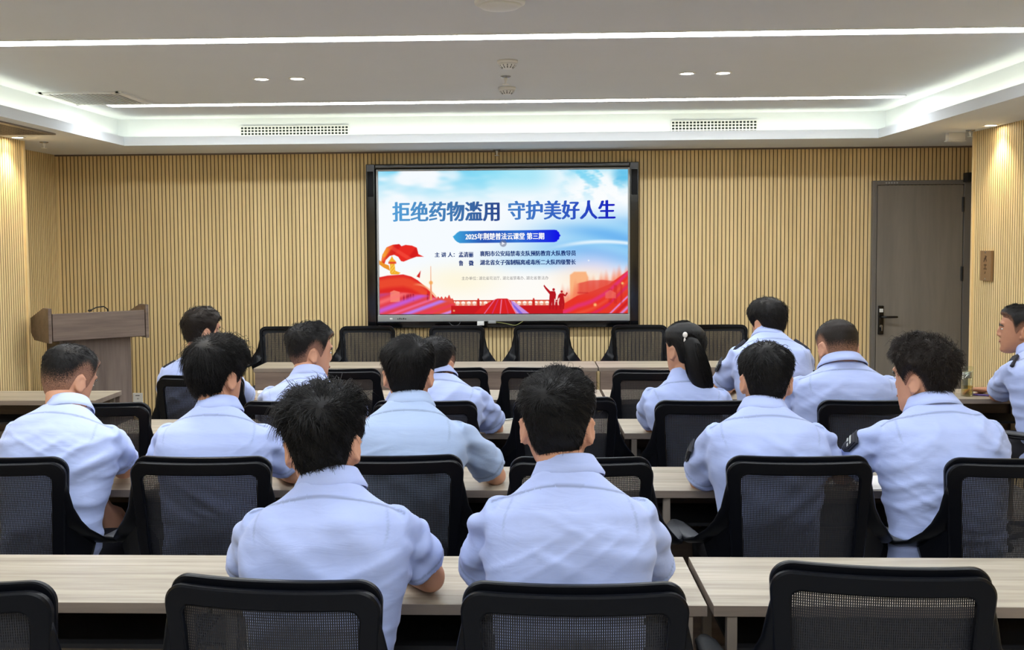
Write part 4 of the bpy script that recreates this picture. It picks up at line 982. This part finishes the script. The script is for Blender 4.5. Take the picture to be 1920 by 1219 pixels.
    mb.tube([Hm @ Vector(p) for p in ((0, .094, .030), (0, .102, .006), (0, .109, -.016), (0, .104, -.025))], [.007, .0085, .0105, .009], 12)
    for s in (-1, 1): HB((s * .012, .100, -.024), (.009, .010, .008))
    HB((0, .098, -.052), (.024, .008, .006)); HB((0, .095, -.064), (.020, .009, .007)); HB((0, .090, -.100), (.022, .014, .016))
    HB((0, .088, .042), (.05, .012, .012))
    for s in (-1, 1):
        rot = Matrix.Rotation(s * -.60, 3, 'Z') @ Matrix.Rotation(.18, 3, 'X')
        HB((s * .083, -.014, -.010), (.0050, .0165, .029), rot)
        ep = [rot @ Vector((s * .006, -.016 * math.cos(q) - .004, .029 * math.sin(q) + .002)) for q in np.linspace(-1.3, 2.6, 12)]
        mb.tube([Hm @ (Vector((s * .083, -.014, -.008)) + p) for p in ep], .0052, 8)
        HB((s * .079, -.006, -.036), (.006, .009, .010), rot)
    for s in (-1, 1):
        E, Wr, a = arms[s]; e1 = J[s].lerp(E, .5)
        mb.tube([J[s].lerp(E, .12), e1, E.lerp(J[s], .12), E], [.036, .041, .040, .038], 16)
        fd = (Wr - E).normalized(); mb.tube([E, E.lerp(Wr, .25), E.lerp(Wr, .65), Wr], [.038, .043, .034, .026], 16, flat=.92)
        fdir = Vector(a['f']) if 'f' in a else fd + Vector((-s * .15, .1, 0)); fdir.z = min(fdir.z, a.get('fz', 0.0))
        hand(mb, Wr + fd * .01, fdir, a.get('up', (s * .25, -.1, 1)), s, a.get('curl', .45))
    # pelvis and legs
    kn = {}; an = {}
    for s in (-1, 1):
        hp = Vector((s * .085, .0, seat + .095)); k_ = Vector((s * .13, .40, .50)); a_ = Vector((s * .13, .40 + (.04 if s > 0 else -.06), .09)); kn[s] = k_; an[s] = a_
        mb.tube([hp, hp.lerp(k_, .5), k_], [.070, .062, .050], 16); mb.tube([k_, k_.lerp(a_, .35), a_], [.050, .048, .034], 14)
        mb.tube([a_ + Vector((0, -.03, -.03)), a_ + Vector((0, .05, -.055)), a_ + Vector((0, .13, -.065))], [.030, .032, .024], 12)
    me = remeshed('body', mb, vox, 4); me.materials.append(M[skin]); obj('body', me, M[skin], t)
    # ---- face parts
    for s in (-1, 1):
        ey = obj('eye', MB().ell(Hm @ Vector((s * .031, .0865, .012)), (.0105, .009, .0042), 14, 8, Hm.to_3x3().normalized()), M['eye_white'], t, True)
        obj('iris', MB().ell(Hm @ Vector((s * .031, .0935, .012)), (.0052, .003, .0040), 12, 8, Hm.to_3x3().normalized()), M['iris'], ey, True)
        eb = [Hm @ Vector((s * x, y, z)) for x, y, z in ((.013, .1005, .031), (.028, .099, .036), (.044, .090, .033), (.052, .080, .027))]
        obj('eyebrow', MB().tube(eb, [.0035, .0042, .0036, .0015], 8), M['iris'], t, True)
    obj('lips', MB().ell(Hm @ Vector((0, .1025, -.056)), (.021, .0045, .0065), 14, 8, Hm.to_3x3().normalized()), M['lips'], t, True)
    # ---- shirt
    mb = MB(); torso(mb, .0, 1.0, 0.0)
    slcut = {}
    for s in (-1, 1):
        E, Wr, a = arms[s]; ax = (E - J[s]); ln = ax.length; ax.normalize(); sl = a.get('slv', slv)
        pts = [J[s] - ax * .03, J[s] + ax * .02, J[s] + ax * ln * .28, J[s] + ax * ln * .5, J[s] + ax * ln * sl]
        mb.tube(pts, [.040, .052, .0615, .066, .068], 20, ends=False); slcut[s] = (J[s].copy(), ax.copy(), ln * sl)
        mb.tube([J[s] + ax * (ln * sl - .022), J[s] + ax * (ln * sl)], [.0685, .0695], 20, ends=False)
    sh = remeshed('shirt', mb, .0068, 7)
    co = getco(sh); no = getno(sh)
    # spine coordinate of every vertex
    ss = np.linspace(0, 1, 41); SPn = np.array([spine(s)[0][:] for s in ss]); dist = np.linalg.norm(co[:, None, :] - SPn[None], axis=2)
    FR = [frame(s) for s in ss]; TG = np.array([f[1][:] for f in FR]); XA = np.array([f[2][:] for f in FR]); YA = np.array([f[3][:] for f in FR])
    k_ = dist.argmin(1); rel_ = co - SPn[k_]; u = (rel_ * XA[k_]).sum(1); v = (rel_ * YA[k_]).sum(1); slen = (N0 - H0).length; sv = ss[k_] * slen + (rel_ * TG[k_]).sum(1)
    back = sstep(.07, .0, v)
    # folds: broad ridges whose direction and strength drift over the cloth
    def ridge(kx, ky, kz, ph): q_ = co @ np.array((kx, ky, kz)) + ph; return .5 + .5 * np.cos(2 * (q_ + 1.3 * np.sin(q_ * .37 + ph) + .5 * np.sin(co @ np.array((9., 5., 7.)) + ph)))
    mk = lambda sc: sstep(-.2, .9, np.sin(co @ r.normal(0, sc, 3) + r.uniform(0, 6)) + .6 * np.sin(co @ r.normal(0, sc * 1.7, 3) + r.uniform(0, 6)))
    D = np.zeros(len(co))
    for i in range(3):
        sgn = 1 if i % 2 else -1
        D += .0045 * ridge(sgn * r.uniform(8, 20), r.uniform(-6, 6), r.uniform(20, 34), r.uniform(0, 6)) ** 2 * mk(8)
    D += .0035 * ridge(r.uniform(-4, 4), 3, r.uniform(52, 64), r.uniform(0, 6)) ** 2 * sstep(slen * .55, slen * .15, sv) * mk(7)
    D += .004 * np.sin(co @ r.normal(0, 11, 3) + r.uniform(0, 6)) * sstep(.9 * slen, .5 * slen, sv)
    for i in range(3): D += .0016 * ridge((1, -1, .6)[i] * r.uniform(18, 34), r.uniform(-6, 6), r.uniform(38, 60), r.uniform(0, 6)) ** 5 * mk(8) * sstep(.88 * slen, .7 * slen, sv)
    seam = np.zeros(len(co))
    for s in (-1, 1):
        j0, ax, ln = slcut[s]; rl = co - np.array(j0); al = rl @ np.array(ax); rad = np.linalg.norm(rl - al[:, None] * np.array(ax), axis=1)
        near = (u * s > .10)
        onarm = sstep(.012, .04, al) * (rad < .10) * near
        D += onarm * .0022 * (np.sin(al * 95 + u * s * 40 + r.uniform(0, 6)) * mk(14))
        # creases running out of the armpit
        ap = np.array(j0) + np.array(ax) * .10 - np.array(Sx) * s * .045; dd = co - ap; dr = np.linalg.norm(dd, axis=1); ang = np.arctan2(dd @ np.array(St), np.abs(dd @ np.array(Sx)) + .02)
        D += .0050 * np.sin(ang * 9 + r.uniform(0, 6)) * sstep(.03, .07, dr) * sstep(.15, .07, dr)
        seam = np.maximum(seam, .8 * sstep(.0055, .001, np.abs(al - (ln - .026))) * (rad < .1) * near)
        hang = np.abs((u * s) - (sw * .86 + .012 * np.sin(sv * 30))); seam = np.maximum(seam, .35 * sstep(.004, .0015, hang) * sstep(slen * .72, slen * .78, sv) * (v < .05))
    D *= sstep(1.02 * slen, .86 * slen, sv) * .7 + .15
    D += -.0015 + .006 * sstep(.85 * slen, .97 * slen, sv) * 0
    yoke = slen * .925 - .030 * (np.abs(u) / .18) ** 2
    seam = np.maximum(seam, back * .95 * sstep(.0050, .001, np.abs(sv - yoke)) * (np.abs(u) < sw + .02))
    D *= wr
    co = co + no * D[:, None]; sh.vertices.foreach_set('co', co.ravel()); sh.update(); attr(sh, 'seam', seam); sh.materials.append(M[shirt])
    so = obj('shirt', sh, M[shirt], t, True)
    # collar: stand and turned-down fall
    P1_, T1_, X1_, Y1_ = frame(.985); ctr = P1_ + Y1_ * .004; axn = (T1_ * .75 + (nh - nb).normalized() * .55).normalized(); Xc = X1_; Yc = axn.cross(Xc).normalized(); Xc = Yc.cross(axn)
    rings = []
    for h, a, b in ((.0, .078, .066), (.020, .069, .0635), (.034, .0645, .062), (.0385, .0655, .0632), (.036, .068, .0655), (.022, .0750, .070), (.006, .084, .0755), (-.004, .089, .079), (-.010, .087, .0765)):
        ring = []
        for j in range(40):
            th = 2 * PI * j / 40; c, sn = math.cos(th), math.sin(th); drop = .018 * max(0, sn) ** 2
            ring.append(ctr + Xc * (a * c * neckr / .058) + Yc * (b * sn * neckr / .058 + .004) + axn * (h - drop + .004))
        rings.append(ring)
    mb = MB(); mb.loft(rings, cap=False); cm = mb.mesh('collar', [M[shirt]]); attr(cm, 'seam', np.zeros(len(cm.vertices))); obj('collar', cm, M[shirt], so, True)
    # shoulder straps and sleeve patches
    if epaul:
        for s in (-1, 1):
            mb = MB(); rr_ = []; sN = [q_[0] for q_ in prof]; aN = [q_[1] * shape for q_ in prof]
            for f, hw in ((.935, .016), (.925, .020), (.89, .022), (.86, .024), (.835, .025), (.828, .022)):
                p_, tg, X_, Y_ = frame(f); a_ = np.interp(f, sN, aN); nn = (X_ * s * .55 + tg * .85).normalized(); c = p_ + X_ * s * (a_ + .006) + nn * .010
                rr_.append([c + Y_ * hw + nn * .004, c - Y_ * hw + nn * .004, c - Y_ * hw - nn * .010, c + Y_ * hw - nn * .010])
            mb.loft(rr_); ep = obj('shoulder_strap', mb, M['navy'], t, bevel=.002); ep['label'] = 'dark navy shoulder strap'
    for s in patch:
        j0, ax, ln = slcut[s]; c = j0 + ax * (ln * .52); o_ = Vector((s * .95, .30, .10)); o_ = (o_ - ax * o_.dot(ax)).normalized(); sd = ax.cross(o_)
        mb = MB()
        for k, (w_, off_, mi) in enumerate((((.031, .038), .0, 0), ((.024, .031), .0012, 1))):
            ring = []
            for aa, bb in ((-1, -1), (1, -1), (1, .3), (.55, .85), (0, 1.1), (-.55, .85), (-1, .3)):
                x_, y_ = aa * w_[0], bb * w_[1]; th = x_ / .069; ring.append(c + ax * y_ + (o_ * math.cos(th) + sd * math.sin(th)) * (.0735 + off_))
            cc = c + o_ * (.0745 + off_)
            mb.add(ring + [cc] + [p - o_ * .006 for p in ring], [(i, (i + 1) % 7, 7) for i in range(7)] + [(i, 8 + i, 8 + (i + 1) % 7, (i + 1) % 7) for i in range(7)], mi)
        for q in (-.012, .004): mb.add([c + ax * (q + a_) + (o_ * math.cos(b_ / .069) + sd * math.sin(b_ / .069)) * .0775 for a_, b_ in ((-.004, -.018), (-.004, .018), (.004, .018), (.004, -.018))], [(0, 1, 2, 3)], 2)
        pm = mb.mesh('sleeve_patch', [M['navy'], M['navy'], M['patch_light']]); fix_normals(pm); po = obj('sleeve_patch', pm, [M['navy'], M['navy'], M['patch_light']], t); po['label'] = 'dark sleeve patch with pale marks'
    # ---- trousers and shoes
    mb = MB()
    p_, tg, X_, Y_ = frame(.05)
    mb.ell((0, .01, seat + .085), (.162 * girth, .118 * girth, .092), 24, 12)
    for s in (-1, 1):
        hp = Vector((s * .085, .0, seat + .092)); mb.tube([hp, hp.lerp(kn[s], .5), kn[s]], [.084, .077, .064], 18); mb.tube([kn[s], kn[s].lerp(an[s], .5), an[s] + Vector((0, 0, .01))], [.064, .062, .060], 16, ends=False)
    tr = remeshed('trousers', mb, .010, 4); tr.materials.append(M['trousers']); obj('trousers', tr, M['trousers'], t)
    for s in (-1, 1):
        a_ = an[s]; mb = MB(); rr_ = []
        for y_, hw, h_ in ((-.075, .018, .04), (-.065, .032, .06), (-.03, .038, .075), (.03, .042, .075), (.09, .046, .055), (.15, .044, .045), (.185, .032, .034), (.198, .015, .022)):
            rr_.append([(a_.x + hw * c_, a_.y + y_, max(.0, h_ * (.5 + .5 * s_))) for c_, s_ in [(math.copysign(abs(math.cos(2 * PI * k / 20)) ** .7, math.cos(2 * PI * k / 20)), math.copysign(abs(math.sin(2 * PI * k / 20)) ** .6, math.sin(2 * PI * k / 20))) for k in range(20)]])
        obj('shoe', mb.loft(rr_), M['shoe'], t, True)
    # ---- hair
    h = make_hair('hair', Hm, st, [M[hairm]], seed, t)
    return t, Hm
def style(**k): return k
short = style(top=.020, side=.009, end=.003, n=6500, Ltop=.026, Lside=.016, lift=.55, fade=.45, mess=.003, rand=.3)
person('person', 'person in light blue shirt with tousled black hair, nearest seat at left', (618, 880), 2.41, 722, .028,
       style(top=.028, side=.010, end=.003, n=11000, Ltop=.050, Lside=.024, lift=.55, mess=.007, whorl=(.012, -.082, .078), spot=.006, rand=.35, clump=.6, tuft=.3, fly=.03, w=.0008), 11,
       hx=602, head=(3, 16, -3), lean=.105, tilt=.02, armL=dict(out=.055, fwd=.15, slv=.74), armR=dict(out=.075, fwd=.13, e=(808, 1085, 2.52)), hk=1.0)
person('person', 'person in light blue shirt with cropped black hair, nearest seat at bottom middle', (1064, 857), 2.41, 690, .020,
       style(top=.021, side=.009, end=.003, n=12000, Ltop=.028, Lside=.016, lift=.6, mess=.003, whorl=(-.022, -.078, .080), spot=.006, rand=.3, fade=.22, w=.0007, nape=-.085), 12,
       hx=1044, head=(-4, 4, 0), lean=.105, armL=dict(out=.045, fwd=.15, ez=.785, slv=.80), armR=dict(out=.055, fwd=.15, ez=.785, slv=.80), shirt='shirt', sw=.160, wr=2.0)
person('person', 'person with very short hair bending the head, far left of the picture', (127, 746), 3.56, 645, .012,
       style(top=.016, side=.006, end=.002, n=9000, Ltop=.014, Lside=.008, lift=.8, mess=.001, whorl=(.008, -.065, .095), spot=.004, fade=.75, rand=.3, w=.0006), 13,
       hx=124, head=(-14, 22, 4), yaw=-6, lean=.14, hfwd=.075, armR=dict(out=.10, fwd=.14, e=(232, 880, 3.66)), armL=dict(e=(30, 900, 3.66), w=(192, 950, 3.62), f=(.25, .35, -.9), fz=-.4, up=(.7, -.6, .3), curl=.5), shirt='shirt_pale', skin='skin', sw=.172)
person('person', 'person with full black hair, second row, behind the tousled-haired person', (408, 746), 3.55, 626, .030,
       style(top=.030, side=.017, end=.006, n=11000, Ltop=.050, Lside=.032, lift=.35, mess=.004, whorl=(.0, -.07, .095), spot=.0, rand=.25, clump=.35, fly=.03, droop=.25, w=.0008, nape=-.088), 14,
       hx=405, head=(-22, 8, 3), lean=.105, armR=dict(out=.07, fwd=.15, slv=.72), armL=dict(out=.07), shirt='shirt', sw=.165)
person('person', 'person in a greyer blue shirt, second row, right forearm on the table', (768, 737), 3.55, 627, .024,
       style(top=.024, side=.011, end=.004, n=9000, Ltop=.036, Lside=.020, lift=.35, mess=.003, whorl=(.03, -.07, .09), spot=.0, rand=.25, droop=.2, w=.0008), 15,
       hx=765, head=(0, 8, 0), lean=.115, twist=-.10, armR=dict(e=(930, 893, 3.70), w=(905, 868, 3.95), slv=.78), armL=dict(out=.04), shirt='shirt_grey', sw=.168)
person('person', 'person with neat black hair and sleeve patch, second row right of the middle', (1432, 747), 3.55, 640, .022,
       style(top=.023, side=.011, end=.004, n=9000, Ltop=.030, Lside=.018, lift=.45, mess=.003, whorl=(-.005, -.06, .100), spot=.003, rand=.3, w=.0008), 16,
       hx=1437, head=(-7, 10, 1), lean=.105, armL=dict(e=(1312, 905, 3.66), slv=.86, wf=.16), armR=dict(out=.08), patch=(-1,), sw=.170)
person('person', 'person with curly black hair, second row at right, face turned left', (1750, 741), 3.55, 630, .030,
       style(top=.032, side=.013, end=.003, n=10000, Ltop=.030, Lside=.022, lift=.9, mess=.010, whorl=(.03, -.075, .080), spot=.005, part=(-.3, -.1, .6), rand=.8, clump=1.1, tuft=.5, swirl=.9, fade=.25, w=.0008, nape=-.07), 17,
       hx=1734, head=(30, 6, -2), yaw=4, lean=.115, armL=dict(out=.085, fwd=.15, slv=.74), armR=dict(out=.075, fwd=.19), patch=(-1,), sw=.182, girth=1.04, hairm='hair_brown', neckr=.064)
p8, H8 = person('person', 'person with a long black ponytail and a pale hair clip', (1283, 693), 4.64, 601, .016,
       style(top=.017, side=.014, end=.004, n=6000, Ltop=.030, Lside=.030, lift=.06, mess=.0008, whorl=(.0, .11, .10), spot=.0, rand=.06, clump=.1, swirl=0, woman=True, nape=-.07, fade=0, w=.0006, fly=.004), 18,
       hx=1284, head=(24, 2, 0), lean=.105, armL=dict(e=(1222, 800, 4.74), slv=.80), armR=dict(out=.06), sw=.150, girth=.92, hk=.95, neckr=.050, patch=())
person('person', 'heavy-set person with shaved hair and a thick neck, towards the door', (1580, 667), 4.64, 598, .006,
       style(top=.008, side=.005, end=.001, n=7000, Ltop=.008, Lside=.006, lift=1.0, mess=.0004, whorl=(.0, -.07, .095), spot=.0, fade=.62, rand=.3, w=.0006, nape=-.052), 19,
       hx=1571, head=(8, 16, 0), lean=.085, hfwd=.06, armL=dict(out=.09), armR=dict(out=.09), sw=.186, girth=1.12, neckr=.072, hk=1.04, skin='skin', hairm='hair_brown')
person('person', 'person under the screen, mostly hidden behind the grey-blue shirt, right elbow jutting', (822, 690), 4.64, 630, .018, dict(short, n=5000), 20,
       hx=815, head=(-10, 12, 0), lean=.105, armR=dict(e=(930, 806, 4.74), slv=.80), armL=dict(out=.05), sw=.172)
person('person', 'person turning the face to the right, third row left of the screen', (577, 690), 4.64, 604, .022,
       style(top=.027, side=.011, end=.002, n=6500, Ltop=.026, Lside=.010, lift=.7, mess=.003, whorl=(.0, -.07, .09), spot=.0, fade=.55, rand=.35, w=.0007, nape=-.075), 21,
       hx=580, head=(-52, 8, 0), lean=.125, hfwd=.06, armL=dict(out=.05), armR=dict(out=.06), sw=.158)
person('person', 'person with thinning black hair and dark shoulder straps, near the lectern', (372, 658), 5.54, 574, .018,
       style(top=.020, side=.013, end=.004, n=5000, Ltop=.035, Lside=.022, lift=.25, mess=.002, whorl=(-.015, -.080, .075), spot=.005, part=(.5, .1, .8), rand=.25, w=.0008), 22,
       hx=377, head=(-24, 6, 4), yaw=-14, lean=.105, armR=dict(e=(468, 752, 5.74), slv=.80, w=(452, 735, 5.95)), armL=dict(out=.05), epaul=True, sw=.168, hairm='hair_brown')
person('person', 'person with dark shoulder straps and sleeve patch, left of the shaved head', (1441, 615), 5.54, 558, .022,
       style(top=.026, side=.015, end=.004, n=5500, Ltop=.034, Lside=.022, lift=.45, mess=.003, whorl=(.0, -.07, .09), spot=.0, rand=.25, w=.0008), 23,
       hx=1440, head=(18, 14, -3), lean=.125, yaw=3, armL=dict(out=.06, slv=.75), armR=dict(out=.07), epaul=True, patch=(-1,), sw=.172, hairm='hair')
person('person', 'person at the right edge looking left, elbow beside a notepad', (1936, 642), 5.44, 570, .018,
       style(top=.021, side=.009, end=.002, n=6000, Ltop=.020, Lside=.009, lift=.5, mess=.001, whorl=(.0, -.07, .09), spot=.0, fade=.5, rand=.25, w=.0007, nape=-.075), 24,
       hx=1914, head=(42, 2, 0), yaw=24, lean=.115, hfwd=.05, armL=dict(e=(1868, 742, 5.70), slv=.78, w=(1898, 745, 5.86)), armR=dict(out=.06), epaul=True, sw=.165, skin='skin_tan')
# the ponytail and its clip
Hn = np.array(H8)
def hp(*p): return Vector(H8 @ Vector(p))
base = hp(-.050, -.098, .062); r8 = np.random.default_rng(88)
down = H8.to_3x3().normalized().inverted() @ Vector((0, 0, -1))
path = [hp(-.020, -.080, .070), base, base + Vector((.012, -.026, -.012)), base + Vector((.030, -.034, -.075)), base + Vector((.050, -.030, -.150)), base + Vector((.068, -.018, -.205)), base + Vector((.080, -.010, -.238))]
rad = [.016, .022, .036, .049, .051, .042, .020]
mb = MB().tube(path, rad, 20, flat=.75); pt = mb.mesh('ponytail', []); fix_normals(pt)
V = getco(pt); n = 2600; P0 = []; P1 = []; P2 = []
for k in range(n):
    f = r8.random() * 4.6 + .3; i = int(f); g = f - i; a = r8.random() * 2 * PI; rr0 = 1.02
    def pp(ff, rk):
        ff = min(ff, 5.999); i = int(ff); g = ff - i; c = path[i].lerp(path[i + 1], g); rd = rad[i] * (1 - g) + rad[i + 1] * g
        return c + (Vector((math.cos(a), .75 * math.sin(a), 0)) if i > 1 else Vector((math.cos(a), 0, math.sin(a)))) * rd * rk
    jj = r8.uniform(.96, 1.10); P0.append(pp(f, 1.0)[:]); P1.append(pp(f + .55, jj)[:]); P2.append(pp(f + 1.1, jj * r8.uniform(.92, 1.08))[:])
for k in range(500):
    a = r8.random() * 2 * PI; rk = r8.random() ** .5; c = path[5]; o_ = Vector((math.cos(a) * .036 * rk, math.sin(a) * .026 * rk, 0)); L = r8.uniform(.03, .07)
    P0.append((c + o_)[:]); P1.append((c + o_ * 1.05 + Vector((.008, .004, -L * .5)))[:]); P2.append((c + o_ * .9 + Vector((.012, .006, -L)))[:])
sv, sq = strands(np.array(P0), np.array(P1), np.array(P2), np.full(len(P0), .0008))
q0 = [p for p in pt.polygons if len(p.vertices) == 4]; qa = np.array([list(p.vertices) for p in q0])
me = fast_mesh('ponytail', np.concatenate([V, sv]), np.concatenate([qa, sq + len(V)]), [M['hair']]); attr(me, 'dens', np.full(len(V) + len(sv), 1.5))
hair8 = [c for c in p8.children if c.name.startswith('hair')][0]
obj('ponytail', me, M['hair'], hair8)
clip = obj('hair_clip', MB().ell(base + Vector((-.012, -.028, .020)), (.011, .009, .013), 16, 10).ell(base + Vector((-.014, -.030, -.004)), (.005, .005, .012), 12, 8), M['pearl'], hair8, True); clip['label'] = 'pale pearl hair clip'
